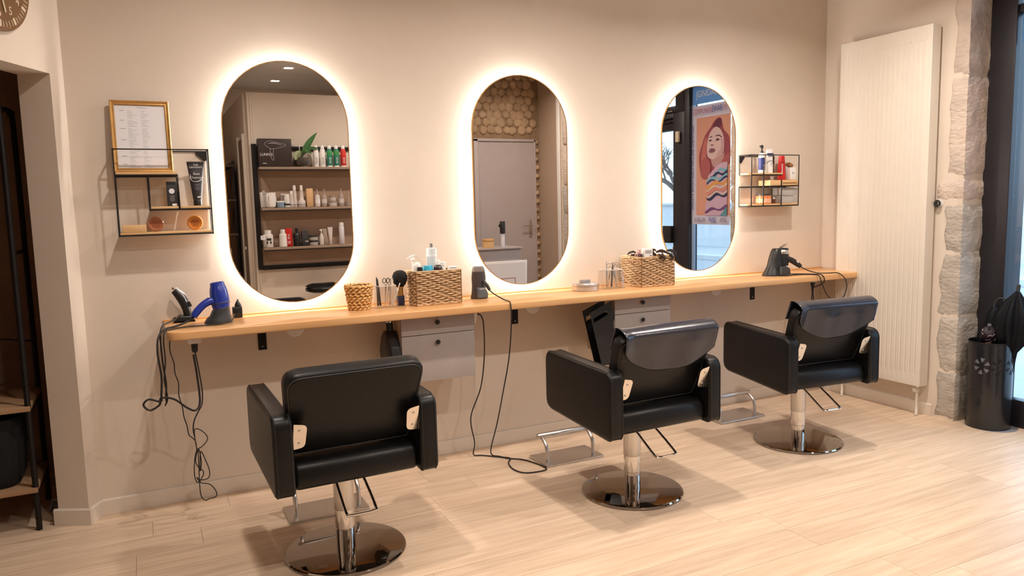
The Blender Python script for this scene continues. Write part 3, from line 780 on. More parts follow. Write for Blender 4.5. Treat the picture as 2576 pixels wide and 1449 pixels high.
# framed price list
t = thing('picture_frame', 'gilt framed price list leaning on the left wire shelf', 'frame', (0.2905, -0.052, 1.5862))
t.rotation_euler = (R(-4.5), 0, 0)
FW, FH = 0.243, 0.322
h = G()
o0 = [(-FW / 2, 0), (FW / 2, 0), (FW / 2, FH), (-FW / 2, FH)]
def inset(d): return [(-FW / 2 + d, d), (FW / 2 - d, d), (FW / 2 - d, FH - d), (-FW / 2 + d, FH - d)]
prev = None
for d, y in ((0, 0.0), (0, -0.014), (0.003, -0.017), (0.008, -0.015), (0.012, -0.011), (0.016, -0.0115), (0.019, -0.009), (0.019, -0.003)):
    cur = h.ring([(u, y, v) for u, v in inset(d)])
    if prev: h.skin(prev, cur)
    prev = cur
h.obj('moulding', M_gold, t, ang=25)
h = G(); h.box((0, -0.002, FH / 2), (FW - 0.034, 0.003, FH - 0.034)); h.obj('price_sheet', M_paper, t, smooth=False)
h = G(); rng = random.Random(4)
def ln(x, z, l, th=0.0016): h.box((x + l / 2, -0.00375, z), (l, 0.0003, th))
sx, sz = -0.095, FH - 0.030
ln(-0.012, sz, 0.042, 0.0022)
z = sz - 0.014
for head, n in ((1, 6), (1, 5), (1, 7), (1, 6), (0, 4), (1, 5), (1, 4)):
    if head: ln(sx + 0.012, z, 0.016 + 0.006 * rng.random(), 0.0024)
    for k in range(n):
        l = rng.uniform(.015, .045); ln(sx + 0.042, z, l, 0.0011)
        ln(sx + 0.098, z, rng.uniform(.012, .034), 0.0010); z -= 0.0066
    z -= 0.004
stuff(h.obj('printed_lines', M_ink, t, smooth=False))
# products on the left shelf
M_box = mat('charcoal_card', (0.035, 0.032, 0.036), 0.5, var=0.06)
t = thing('product_box', 'small charcoal box with white round badge on the left wire shelf', 'box', (0.397, -0.070, 1.4315))
h = G(); h.box((0, 0, 0.056), (0.041, 0.040, 0.112), 0.001); h.obj('carton', M_box, t)
h = G(); h.lathe([(0.0085, 0), (0.012, 0.0001), (0.012, 0.0006), (0.0085, 0.0006)], (0.0, -0.0203, 0.068), 20, (0, -1, 0)); h.lathe([(0.0075, 0), (0.0075, 0.0005), (0, 0.0005)], (0.0, -0.0203, 0.068), 20, (0, -1, 0)); h.obj('badge', M_paper, t)
h = G()
for k in range(6): h.box((0.001 * (k % 2), -0.0203, 0.046 - k * 0.0045), (0.022 - 0.004 * (k % 3), 0.0004, 0.0014))
stuff(h.obj('printed_lines', M_ink, t, smooth=False))
h = G(); h.box((0.009, -0.0203, 0.006), (0.020, 0.0005, 0.010)); h.obj('price_tag', M_paper, t, smooth=False)
t = thing('cream_tube', 'tall black squeeze tube with white lettering on the left wire shelf', 'tube', (0.507, -0.062, 1.4315))
h = G(); prev = None
for z, wx, wy in ((0.024, .018, .018), (0.03, .0195, .0195), (0.10, .027, .017), (0.16, .033, .010), (0.190, .037, .003), (0.204, .038, .0015)):
    cur = h.ring([(wx * math.cos(2 * PI * k / 24), wy * math.sin(2 * PI * k / 24), z) for k in range(24)])
    if prev: h.skin(prev, cur)
    else: h.cap(cur[::-1])
    prev = cur
h.cap(prev); h.obj('body', M_box, t)
h = G(); h.lathe([(0.018, 0), (0.019, 0.002), (0.019, 0.022), (0.017, 0.025), (0, 0.025)], (0, 0, 0), 24); h.obj('cap', M_black, t)
M_w = mat('white_print', (0.75, 0.74, 0.74), 0.6, var=0.01)
text('lettering', 'THE\nGENMAN\'S', 0.0115, M_w, t, (0, -0.0135, 0.182), (R(97), 0, 0))
text('lettering', 'Best\nCharcoal', 0.017, M_w, t, (0.001, -0.0168, 0.138), (R(98), 0, R(0)))
h = G(); h.tube([(-0.026, -0.013, 0.145), (-0.024, -0.017, 0.120), (-0.010, -0.020, 0.111), (0.008, -0.020, 0.113), (0.022, -0.0165, 0.123), (0.027, -0.012, 0.135)], 0.0012, 5, 4); h.obj('printed_swash', M_w, t)
h = G()
for k in range(5): h.box((0.001, -0.0205, 0.098 - k * 0.006), (0.022 - 0.004 * (k % 3), 0.0006, 0.0012))
stuff(h.obj('printed_lines', M_ink, t, smooth=False))
h = G(); h.box((0.010, -0.0200, 0.040), (0.022, 0.0008, 0.006), 0, Matrix.Rotation(R(-5), 3, 'Y')); h.obj('printed_swash', M_w, t, smooth=False)
def tin(x, col, label):
    t = thing('hair_wax_tin', label, 'tin', (x, -0.064, 1.3517), 0, 'round amber wax tins standing on edge')
    mm = mat('amber_%d' % int(x * 1000), col, 0.12, var=0.12, vscale=30, coat=0.6)
    h = G(); h.lathe([(0.024, -0.016), (0.0335, -0.014), (0.0335, 0.013), (0.030, 0.017), (0.026, 0.0165), (0.024, 0.013), (0, 0.013)], (0, 0, 0), 36, (0, -1, 0)); h.obj('tin', mm, t)
    h = G()
    for k in range(5): h.box((0, -0.0135, 0.014 - k * 0.0068), (0.040 - 0.006 * abs(k - 2), 0.0008, 0.0035 if k % 2 else 0.0026))
    stuff(h.obj('printed_lines', mat('rust_print', (0.22, 0.05, 0.01), 0.5, var=0.05), t, smooth=False))
    h = G(); h.lathe([(0.0335, 0.0), (0.0345, 0.002), (0.0345, 0.010), (0.0335, 0.012)], (0, 0, 0), 36, (0, -1, 0)); h.obj('lid_band', mat('clear_rim', (0.75, 0.55, 0.42), 0.15, var=0.03), t)
tin(0.321, (0.40, 0.16, 0.08), 'round brownish wax tin standing on edge beside the wood block')
tin(0.488, (0.62, 0.24, 0.05), 'round bright amber wax tin standing on edge below the black tube')

# right wire shelf
t = thing('wire_shelf', 'small black wire wall shelf with bottles between right mirror and radiator', 'shelf', (0, 0, 0))
xa, xb, za, zb = 3.889, 4.315, 1.348, 1.686
h = G(); rect_loop(h, xa, xb, za, zb, yf); h.obj('front_frame', M_blackmetal, t)
h = G(); rect_loop(h, xa, 4.20, 1.56, zb, yb_); h.obj('back_frame', M_blackmetal, t)
h = G(); rect_loop(h, xa, xb, za, 1.478, yb_); h.obj('back_frame', M_blackmetal, t)
for x, z in ((xa, za), (xb, za), (xa, zb)):
    h = G(); wire(h, [(x, yf, z), (x, yb_, z)]); h.obj('depth_bar', M_blackmetal, t)
h = G(); wire(h, [(xa, yf, 1.554), (4.158, yf, 1.554)]); wire(h, [(3.995, yf, 1.620), (3.995, yf, za)]); h.obj('inner_bar', M_blackmetal, t)
h = G(); wire(h, [(4.052, yf, 1.476), (xb, yf, 1.480)]); wire(h, [(4.157, yf, 1.520), (4.157, yf, za)]); h.obj('inner_bar', M_blackmetal, t)
h = G(); wire(h, [(4.052, -.06, 1.552), (4.052, -.06, 1.43)]); h.obj('inner_bar', M_blackmetal, t)
for x0, x1, z, th in ((xa + .004, 4.166, 1.558, .010), (xa + .004, xb - .004, 1.3525, .010)):
    h = G(); h.box(((x0 + x1) / 2, -0.064, z + th / 2), (x1 - x0, 0.108, th), 0.001); h.obj('board', M_oak, t)
h = G(); h.box((4.185, -0.064, 1.502), (0.254, 0.108, 0.036), 0.001); blk = h.obj('board', M_oak, t)
h = G(); h.box((4.235, -0.1185, 1.500), (0.13, 0.002, 0.006)); h.obj('slot', mat('brown_slot', (0.2, 0.1, 0.04), 0.7, var=0.05), blk, smooth=False)
for x, s_ in ((xa, 1), (4.20, -1)):
    h = G(); h.prism([(x, 1.684), (x, 1.640), (x + s_ * 0.012, 1.636), (x + s_ * .042, 1.672), (x + s_ * 0.042, 1.684)], -0.010, -0.0005, XZ); h.obj('corner_gusset', M_blackmetal, t, smooth=False)

def prod(name, label, cat, loc, body, bm_, cap=None, cm=None, band=None, bandm=None, group=None, n=20, rz=0, sx=1, sy=1, extra=None):
    t = thing(name, label, cat, loc, rz, group)
    h = G(); h.lathe(body, (0, 0, 0), n, sx=sx, sy=sy); h.obj('body', bm_, t, ang=40)
    if cap:
        h = G(); h.lathe(cap, (0, 0, 0), n, sx=sx, sy=sy); h.obj('cap', cm, t, ang=40)
    if band:
        z0, z1, r_ = band; h = G(); h.lathe([(r_ - .001, z0), (r_ + .0004, z0), (r_ + .0004, z1), (r_ - .001, z1)], (0, 0, 0), n, sx=sx, sy=sy); h.obj('label_band', bandm, t, ang=40)
    if extra: extra(t)
    return t
def lines(t, y, z0, n, w_, dz, m, th=0.0015, x=0.0, side=-1):
    h = G()
    for k in range(n): h.box((x, y, z0 - k * dz), (w_ * (1 - .25 * (k % 3) / 2), 0.0005, th))
    return stuff(h.obj('printed_lines', m, t, smooth=False))
M_navy = mat('navy_plastic', (0.035, 0.045, 0.17), 0.3, var=0.05)
M_red = mat('red_plastic', (0.50, 0.012, 0.012), 0.3, var=0.05)
M_brownlid = mat('brown_lid', (0.30, 0.12, 0.04), 0.4, var=0.1)
M_silver = mat('silver_card', (0.45, 0.43, 0.41), 0.4, var=0.04)
def pump_top(z0, m):
    def f(t):
        h = G(); h.lathe([(0.011, z0), (0.011, z0 + .012), (0.005, z0 + .014), (0.005, z0 + .03), (0.010, z0 + .032), (0.009, z0 + .052), (0, z0 + .054)], (0, 0, 0), 16); h.box((-0.010, 0, z0 + .044), (0.018, 0.009, 0.009), 0.002); h.obj('pump', m, t)
    return f
def ex(t):
    pump_top(0.132, M_black)(t); lines(t, -0.0222, 0.052, 4, 0.022, 0.008, M_w, 0.003)
prod('spray_bottle', 'navy and white pump bottle on the right wire shelf, left', 'bottle', (4.016, -0.080, 1.5685), [(0.020, 0), (0.0215, .002), (0.0215, .112), (0.016, .125), (0.012, .132), (0, .132)], M_navy, [(0.0216, .100), (0.0222, .101), (0.0222, .112), (0.017, .126), (0.0125, .1325)], M_white, (0.0, 0.020, 0.0215), M_white, extra=ex)
t = thing('cream_tube', 'white squeeze tube with navy band beside the navy pump bottle', 'tube', (4.094, -0.070, 1.5685))
h = G(); prev = None
for z, wx, wy in ((0.0, .022, .022), (0.02, .0225, .022), (0.09, .026, .016), (0.150, .030, .004), (0.160, .031, .0015)):
    cur = h.ring([(wx * math.cos(2 * PI * k / 24), wy * math.sin(2 * PI * k / 24), z) for k in range(24)])
    if prev: h.skin(prev, cur)
    else: h.cap(cur[::-1])
    prev = cur
h.cap(prev); h.obj('body', M_white, t)
h = G(); h.box((0, -0.0085, 0.128), (0.052, 0.010, 0.008), 0.002); h.box((0, -0.012, 0.114), (0.040, 0.008, 0.004), 0.001); stuff(h.obj('printed_band', M_navy, t))
h = G(); h.tube([(-0.008, -0.0195, 0.06), (0.0, -0.0195, 0.07), (0.004, -0.0195, 0.06), (-0.004, -0.021, 0.05), (0.008, -0.021, 0.047)], 0.0009, 5, 5); h.obj('printed_swash', M_ink, t)
t = thing('cream_tube', 'red tapered tube behind the wood block of the right wire shelf', 'tube', (4.215, -0.062, 1.5225))
h = G(); prev = None
for z, wx, wy in ((0.0, .036, .020), (0.004, .037, .021), (0.08, .031, .018), (0.158, .022, .016), (0.162, .020, .014)):
    cur = h.ring([(wx * math.cos(2 * PI * k / 24), wy * math.sin(2 * PI * k / 24), z) for k in range(24)])
    if prev: h.skin(prev, cur)
    else: h.cap(cur[::-1])
    prev = cur
h.cap(prev); h.obj('body', M_red, t)
h = G()
for k in range(8): h.box((-0.016 + .0009 * k * .4, -0.0208 + .00035 * k, 0.040 + k * 0.009), (0.010, 0.001, 0.006))
stuff(h.obj('printed_lines', M_w, t, smooth=False))
t = thing('product_box', 'white cube box with brown tilted lid beside the red tube', 'box', (4.290, -0.066, 1.5225))
h = G(); h.box((0, 0, 0.042), (0.056, 0.056, 0.083), 0.001); h.obj('carton', M_white, t)
h = G(); h.box((0.0, -0.0285, 0.045), (0.016, 0.0006, 0.010), 0.002); h.obj('badge', M_ink, t)
h = G(); h.box((-0.004, 0.004, 0.100), (0.040, 0.036, 0.022), 0.002, Matrix.Rotation(R(24), 3, 'Y')); h.obj('lid', M_brownlid, t)
prod('wax_jar', 'orange jar with dark lid on the bottom board of the right wire shelf', 'jar', (4.050, -0.066, 1.3635), [(0.047, 0), (0.050, .002), (0.050, .052), (0.046, .056), (0, .056)], mat('orange_gel', (0.72, 0.22, 0.08), 0.2, var=0.1, coat=.4), [(0.049, .0565), (0.051, .057), (0.051, .064), (0.049, .066), (0, .066)], M_charcoal, (0.008, 0.034, 0.050), mat('peach_label', (0.75, 0.42, 0.28), 0.5, var=0.03), n=32)
prod('small_vial', 'tiny brown vial between orange jar and silver boxes', 'vial', (4.130, -0.080, 1.3635), [(0.010, 0), (0.011, .001), (0.011, .026), (0.006, .030), (0, .030)], mat('brown_glass', (0.12, 0.04, 0.02), 0.15, var=0.1), [(0.0065, .0305), (0.007, .031), (0.007, .04), (0, .041)], M_white)
for k, (z, lab) in enumerate(((1.3635, 'silver grey carton on the right wire shelf, lower of two'), (1.4165, 'silver grey carton on the right wire shelf, upper of two'))):
    t = thing('product_box', lab, 'box', (4.247, -0.066, z), 0, 'silver cartons on the right wire shelf')
    h = G(); h.box((0, 0, 0.026), (0.155, 0.075, 0.051), 0.0015); h.obj('carton', M_silver, t)
    h = G(); h.box((0.045, -0.0378, 0.030), (0.022, 0.0005, 0.004)); h.box((0.040, -0.0378, 0.012), (0.018, 0.0005, 0.003)); stuff(h.obj('printed_lines', M_ink, t, smooth=False))
    h = G(); h.box((-0.01, -0.0378, 0.0485), (0.10, 0.0005, 0.0025)); h.obj('edge_stripe', M_box, t, smooth=False)

# ------------------------------------------------------------------ tools on the worktop
CZ = CT + 0.0006
def cord(t, pts, r_=0.0042, name='power_cord', m=None, sub=6):
    o = Vector(t.location); h = G(); h.tube([Vector(p) - o for p in pts], r_, 7, sub); return h.obj(name, m or M_cord, t)
# clipper on charging stand, far left
t = thing('hair_clipper', 'black hair clipper standing in a charging stand at the worktop left end', 'clipper', (0.412, -0.060, CZ))
h = G(); h.prism(rpoly([(-0.052, 0), (0.052, 0), (0.034, 0.026), (-0.02, 0.030), (-0.045, 0.008)], 0.005, 3), -0.035, 0.035, XZ, 0.006, 3); h.obj('charging_stand', M_black, t)
h = G(); h.tube([(0.018, 0, 0.024), (0.008, 0, 0.070), (-0.010, 0, 0.115), (-0.034, 0, 0.150)], [0.018, 0.019, 0.021, 0.017], 14, 5); h.obj('body', M_black, t)
h = G(); h.tube([(0.029, -0.002, 0.055), (0.020, -0.002, 0.095), (0.006, -0.002, 0.128), (-0.026, -0.004, 0.160)], [0.005, 0.006, 0.007, 0.004], 8, 5); h.obj('chrome_spine', M_satin, t)
h = G(); h.box((-0.038, 0, 0.158), (0.012, 0.036, 0.016), 0.002, Matrix.Rotation(R(-35), 3, 'Y')); h.obj('blade', M_chrome, t)
h = G(); h.box((0.030, -0.008, 0.082), (0.008, 0.014, 0.026), 0.003, Matrix.Rotation(R(-20), 3, 'Y')); h.obj('switch', M_charcoal, t)
cord(t, [(0.372, -0.07, 0.912), (0.350, -0.13, 0.903), (0.322, -0.20, 0.902), (0.308, -0.26, 0.893), (0.300, -0.30, 0.86), (0.302, -0.33, 0.75), (0.309, -0.335, 0.66), (0.304, -0.335, 0.60), (0.305, -0.33, 0.572)], 0.004)
# blue hair dryer
t = thing('hair_dryer', 'bright blue hair dryer resting nozzle up in a charcoal stand', 'dryer', (0.552, -0.200, CZ))
h = G(); prev = None
for z, wx, wy, ox in ((0, .062, .055, 0), (0.006, .062, .055, 0), (0.02, .056, .050, .002), (0.045, .045, .044, .008), (0.066, .040, .042, .012), (0.070, .036, .038, .012), (0.060, .034, .035, .012)):
    cur = h.ring([(ox + wx * math.cos(2 * PI * k / 32) * (1.0), wy * math.sin(2 * PI * k / 32), z + (0.010 * math.cos(2 * PI * k / 32) if 0.03 < z < .08 else 0)) for k in range(32)])
    if prev: h.skin(prev, cur)
    else: h.cap(cur[::-1])
    prev = cur
h.cap(prev); h.obj('stand', M_charcoal, t)
ax = Vector((-0.10, 0.05, 1)).normalized()
h = G(); h.lathe([(0.030, 0.0), (0.037, 0.006), (0.041, 0.03), (0.042, 0.055), (0.040, 0.085), (0.036, 0.105), (0.033, 0.112), (0.031, 0.128), (0.027, 0.131), (0.025, 0.128), (0.023, 0.100), (0, 0.100)], (0.016, 0, 0.058), 32, ax); h.obj('barrel', M_blue, t)
h = G(); h.lathe([(0.0415, 0.030), (0.0425, 0.032), (0.0425, 0.036), (0.0415, 0.038)], (0.016, 0, 0.058), 32, ax); h.obj('ring_seam', M_navy, t)
h = G(); h.tube([(0.006, -0.005, 0.100), (-0.030, -0.012, 0.104), (-0.062, -0.018, 0.090), (-0.092, -0.024, 0.062), (-0.108, -0.027, 0.040)], [0.020, 0.018, 0.017, 0.017, 0.015], 14, 6); h.obj('handle', M_blue, t)
h = G(); h.box((-0.048, -0.014, 0.1135), (0.026, 0.012, 0.007), 0.002, Matrix.Rotation(R(-28), 3, 'Y')); h.obj('switch', M_navy, t)
h = G(); h.tube([(-0.106, -0.027, 0.042), (-0.130, -0.033, 0.022)], [0.008, 0.005], 10, 3); h.obj('strain_relief', M_black, t)
o_ = Vector((0.552, -0.2, CZ))
cord(t, [tuple(o_ + Vector((-0.128, -0.033, 0.024))), (0.37, -0.25, 0.897), (0.325, -0.29, 0.894), (0.293, -0.335, 0.868), (0.284, -0.36, 0.80), (0.292, -0.365, 0.70), (0.286, -0.365, 0.62), (0.281, -0.365, 0.59), (0.236, -0.36, 0.604), (0.214, -0.36, 0.582), (0.238, -0.36, 0.556), (0.276, -0.36, 0.575), (0.285, -0.36, 0.604), (0.335, -0.36, 0.592), (0.385, -0.355, 0.545), (0.420, -0.34, 0.525), (0.440, -0.325, 0.56), (0.436, -0.315, 0.68), (0.428, -0.31, 0.772)], 0.0046)
# beard trimmer and its lead
t = thing('beard_trimmer', 'small black trimmer charger beside the blue hair dryer', 'trimmer', (0.648, -0.075, CZ))
h = G(); h.box((0, 0, 0.026), (0.044, 0.040, 0.052), 0.004); h.obj('charger', M_black, t)
h = G(); h.lathe([(0.017, 0.050), (0.017, 0.060), (0.011, 0.074), (0.006, 0.080), (0.003, 0.088), (0, 0.089)], (0.006, 0, 0), 14); h.obj('head', M_black, t)
h = G(); h.lathe([(0.003, 0), (0.003, 0.001), (0, 0.001)], (0.010, -0.0125, 0.066), 8, (0, -1, 0)); h.obj('rivet', M_plate, t)
cord(t, [(0.625, -0.09, 0.912), (0.618, -0.20, 0.918), (0.600, -0.262, 0.903), (0.555, -0.285, 0.894), (0.48, -0.275, 0.893), (0.40, -0.275, 0.893), (0.345, -0.310, 0.893), (0.318, -0.33, 0.885), (0.311, -0.345, 0.845), (0.312, -0.35, 0.76), (0.302, -0.35, 0.68), (0.310, -0.35, 0.60), (0.298, -0.348, 0.565)], 0.003)
# plug and trailing leads under the left end
t = thing('power_plug', 'black power plug in a white socket under the worktop left end', 'plug', (0.435, -0.305, 0.846))
h = G(); h.prism([(-0.034, 0.0042), (-0.024, -0.024), (0.024, -0.024), (0.034, 0.0042)], -0.025, 0.025, XZ, 0.002, 2); h.obj('socket_block', M_white, t)
h = G(); h.lathe([(0.013, -0.0245), (0.014, -0.027), (0.013, -0.058), (0.009, -0.066), (0, -0.066)][::-1], (0, 0, 0), 16); h.obj('plug_body', M_black, t)
h = G()
for k in range(6): h.lathe([(0.0135, 0), (0.0145, .001), (0.0145, .002), (0.0135, .003)], (0, 0, -0.030 - k * 0.005), 14)
stuff(h.obj('grip_ribs', M_charcoal, t))
cord(t, [(0.436, -0.305, 0.780), (0.445, -0.312, 0.70), (0.453, -0.318, 0.60), (0.447, -0.325, 0.545), (0.430, -0.33, 0.515), (0.412, -0.33, 0.48), (0.404, -0.33, 0.44), (0.408, -0.33, 0.40)], 0.0030)
t = thing('tangled_cord', 'thin dark cord hanging in a knotted tangle below the worktop', 'cord', (0.40, -0.33, 0.40))
cord(t, [(0.336, -0.33, 0.848), (0.334, -0.33, 0.80), (0.346, -0.33, 0.745), (0.347, -0.33, 0.70), (0.358, -0.33, 0.655), (0.356, -0.33, 0.60), (0.366, -0.33, 0.55), (0.370, -0.33, 0.50), (0.380, -0.33, 0.455), (0.385, -0.33, 0.415), (0.408, -0.33, 0.385), (0.413, -0.325, 0.34)], 0.0024)
tang = [(0.413, -0.325, 0.34), (0.408, -0.33, 0.40), (0.412, -0.32, 0.435), (0.440, -0.335, 0.425), (0.460, -0.34, 0.39), (0.438, -0.33, 0.355), (0.412, -0.32, 0.335), (0.398, -0.335, 0.28), (0.396, -0.335, 0.22), (0.408, -0.33, 0.19), (0.430, -0.325, 0.215), (0.432, -0.33, 0.24), (0.412, -0.335, 0.265), (0.404, -0.34, 0.30), (0.420, -0.33, 0.345), (0.428, -0.32, 0.28), (0.420, -0.325, 0.24), (0.428, -0.33, 0.33), (0.445, -0.335, 0.29), (0.458, -0.34, 0.24), (0.452, -0.335, 0.205), (0.420, -0.33, 0.20), (0.404, -0.33, 0.215), (0.420, -0.335, 0.188), (0.455, -0.345, 0.178), (0.478, -0.35, 0.145), (0.478, -0.35, 0.118), (0.450, -0.345, 0.112), (0.432, -0.34, 0.105), (0.416, -0.335, 0.13), (0.414, -0.33, 0.19), (0.416, -0.328, 0.26), (0.418, -0.326, 0.34)]
cord(t, tang, 0.0022, 'tangle')

# ------------------------------------------------------------------ wicker
M_wick = mat('sea_grass', (0.44, 0.27, 0.13), 0.75, vscale=60, col2=(0.70, 0.52, 0.33), bump=0.4, bscale=300, bdist=0.001)
M_wickd = mat('dark_sea_grass', (0.20, 0.10, 0.04), 0.8, var=0.2, vscale=60)
M_wicky = mat('straw', (0.58, 0.30, 0.09), 0.7, vscale=70, col2=(0.80, 0.54, 0.24), bump=0.4, bscale=300, bdist=0.001)
def basket(name, label, loc, w_, d_, hgt):
    """w along x, d along y (towards the wall); front-left corner at loc"""
    t = thing(name, label, 'basket', loc, 0, 'woven rectangular baskets on the worktop')
    # liner (so nothing shows through the weave)
    h = G(); o1 = rrect(w_ - 0.006, d_ - 0.006, 0.010, 3, w_ / 2, d_ / 2); o2 = rrect(w_ - 0.016, d_ - 0.016, 0.008, 3, w_ / 2, d_ / 2)
    a = h.ring([(u, v, 0.002) for u, v in o1]); b = h.ring([(u, v, hgt - 0.003) for u, v in o1]); c = h.ring([(u, v, hgt - 0.003) for u, v in o2]); d = h.ring([(u, v, 0.008) for u, v in o2])
    h.cap(a[::-1]); h.skin(a, b); h.skin(b, c); h.skin(c, d); h.cap(d); h.obj('liner', M_wickd, t, smooth=False)
    # woven strands: each course runs round the basket, over and under
    rows = 16; per = 2 * (w_ + d_); nst = int(per / 0.024) // 2 * 2; nstep = nst * 4
    base = rrect(w_, d_, 0.010, 3, w_ / 2, d_ / 2); P = [Vector((u, v, 0)) for u, v in base]
    L_ = [0]
    for i in range(len(P)): L_.append(L_[-1] + (P[(i + 1) % len(P)] - P[i]).length)
    def at(s):
        s %= L_[-1]
        for i in range(len(P)):
            if s <= L_[i + 1] + 1e-9:
                k = (s - L_[i]) / max(1e-9, L_[i + 1] - L_[i]); p = P[i].lerp(P[(i + 1) % len(P)], k); dd = (P[(i + 1) % len(P)] - P[i]).normalized(); return p, Vector((dd.y, -dd.x, 0))
    h = G(); rng = random.Random(int(loc[0] * 100))
    for r_ in range(rows):
        z = 0.006 + (hgt - 0.012) * (r_ + .5) / rows; pts = []
        for k in range(nstep):
            p, n_ = at(L_[-1] * k / nstep)
            ph = math.cos(PI * k / 4 + PI * (r_ % 2) + 0.0)
            pts.append(p + n_ * (0.0040 * ph) + Vector((0, 0, z + 0.0016 * math.sin(PI * k / 8 + r_ * 1.7) + rng.uniform(-.0004, .0004))))
        h.tube(pts, 0.0046, 5, 1, closed=True)
    stuff(h.obj('weave', M_wick, t, ang=80))
    for z in (0.0045, hgt - 0.003):
        h = G(); pts = [(u, v, z) for u, v in base]; h.tube(pts, 0.0052, 6, 1, closed=True); h.obj('rim', M_wick, t)
    for u, v in ((0.001, 0.001), (w_ - .001, 0.001)):
        h = G(); h.tube([(u, v - .003, 0.004), (u, v - .003, hgt)], 0.0028, 6, 1); h.obj('corner_stake', M_wickd, t)
    h = G(); h.box((-0.0045, d_ * 0.42, hgt - 0.035), (0.004, 0.055, 0.024), 0.004); h.obj('handle_hole', M_wickd, t)
    return t
basket('wicker_basket', 'woven rectangular basket full of bottles between left and middle mirrors', (1.504, -0.236, CZ), 0.252, 0.146, 0.180)
basket('wicker_basket', 'woven rectangular basket with dark claw clips beside the right mirror', (2.907, -0.250, CZ), 0.243, 0.215, 0.180)
t = thing('straw_pot', 'small round straw pot beside the clear scissors holder', 'pot', (1.230, -0.148, CZ))
h = G(); rows = 9
h2 = G(); h2.lathe([(0.050, 0.001), (0.064, 0.118), (0.060, 0.118), (0.047, 0.006), (0, 0.006)], (0, 0, 0), 32); h2.obj('liner', M_wickd, t)
for r_ in range(rows):
    z = 0.005 + 0.114 * r_ / (rows - 1); rad = 0.051 + 0.0155 * r_ / (rows - 1)
    pts = []
    for k in range(96):
        a = 2 * PI * k / 96; d = 0.0042 * math.cos(a * 14 + PI * (r_ % 2)); pts.append(((rad + d) * math.cos(a), (rad + d) * math.sin(a), z + 0.0035 * math.sin(a * 14 + r_ * 1.3)))
    h.tube(pts, 0.0062, 5, 1, closed=True)
stuff(h.obj('weave', M_wicky, t, ang=80))
h = G(); pts = [((0.067 + .002 * math.cos(20 * 2 * PI * k / 80)) * math.cos(2 * PI * k / 80), (0.067 + .002 * math.cos(20 * 2 * PI * k / 80)) * math.sin(2 * PI * k / 80), 0.121 + .002 * math.sin(20 * 2 * PI * k / 80)) for k in range(80)]
h.tube(pts, 0.006, 6, 1, closed=True); h.obj('rim', M_wicky, t)
t = thing('stray_twig', 'thin dark hairpin sticking up from the straw pot', 'hairpin', (1.192, -0.150, CZ + 0.02))
h = G(); h.tube([(0.012, 0, -0.010), (0.002, 0, 0.06), (-0.004, 0, 0.118)], 0.0012, 6, 3); h.obj('wire', M_charcoal, t)

# ------------------------------------------------------------------ clear holders with scissors and combs
def tool_holder(label, x, y, w_, d_, hgt, tools):
    t = thing('acrylic_holder', label, 'holder', (x, y, CZ), 0, 'clear acrylic tool holders')
    h = G()
    def rg(w1, d1, z): return h.ring([(u, v, z) for u, v in rrect(w1, d1, 0.012, 4)])
    a = rg(w_, d_, 0.0005); b = rg(w_ * .84, d_ * .84, hgt); c = rg(w_ * .84 - .006, d_ * .84 - .006, hgt); d = rg(w_ - .008, d_ - .008, 0.006)
    h.cap(a[::-1]); h.skin(a, b); h.skin(b, c); h.skin(c, d); h.cap(d); h.obj('box', M_acryl, t, ang=40)
    h = G(); h.tube([(u, v, hgt) for u, v in rrect(w_ * .84 - .003, d_ * .84 - .003, 0.012, 4)], 0.0016, 5, 1, closed=True); h.obj('rim', mat('frosted_edge', (0.78, 0.76, 0.74), 0.3, var=0.02), t)
    for i, (dx, dy, tilt, ln_, kind) in enumerate(tools):
        lab = '%s, %s in the clear holder %s' % (kind[1], ['leftmost', 'second from left', 'third from left', 'fourth from left', 'fifth from left', 'rightmost'][i], 'by the straw pot' if x < 2 else 'by the claw clip basket')
        tt = thing(kind[0], lab, kind[2], (x + dx, y + dy, CZ + 0.008), 0)
        tt.rotation_euler = (R(3), R(tilt), 0)
        if kind[0] == 'scissors':
            h = G(); h.prism([(-0.003, ln_ * .55), (0.003, ln_ * .55), (0.001, 0), (-0.001, 0)][::-1], -0.0012, 0.0012, XZ); h.obj('blade', M_chrome, tt, smooth=False)
            h = G(); h.tube([(0.000, 0.001, ln_ * .5), (0.004, 0.001, ln_ * .75)], 0.0022, 6, 2); h.tube([(0.000, -0.001, ln_ * .5), (-0.004, -0.001, ln_ * .75)], 0.0022, 6, 2); h.obj('shank', M_chrome, tt)
            for s in (-1, 1):
                h = G(); h.tube([(s * 0.010 + 0.0085 * math.cos(k * PI / 6), 0.001 * s, ln_ * .86 + 0.013 * math.sin(k * PI / 6)) for k in range(12)], 0.002, 6, 1, closed=True); h.obj('finger_ring', M_chrome if i % 2 else M_charcoal, tt)
        else:
            h = G(); h.box((0, 0, ln_ * .35), (0.010, 0.003, ln_ * .7), 0.001); h.obj('spine', kind[3], tt)
            h = G(); h.box((0.0, 0, ln_ * .85), (0.006, 0.003, ln_ * .3), 0.001); h.obj('tail', kind[3], tt)
SCI = ('scissors', 'steel hairdressing scissors', 'scissors'); 
CLP = ('section_clip', 'slim steel section clip', 'clip', M_satin); CLB = ('section_clip', 'slim dark section clip', 'clip', M_charcoal); CLW = ('section_clip', 'slim white section clip', 'clip', M_white)
tool_holder('clear acrylic holder with scissors and clips beside the black brush', 1.368, -0.150, 0.120, 0.085, 0.112, [(-0.042, 0, -2, 0.150, CLB), (-0.028, .006, -5, 0.140, CLB), (-0.006, 0, 4, 0.150, SCI), (0.004, 0.01, 10, 0.152, SCI), (0.022, 0.004, 3, 0.135, CLP), (0.030, -0.006, 22, 0.130, CLW)])
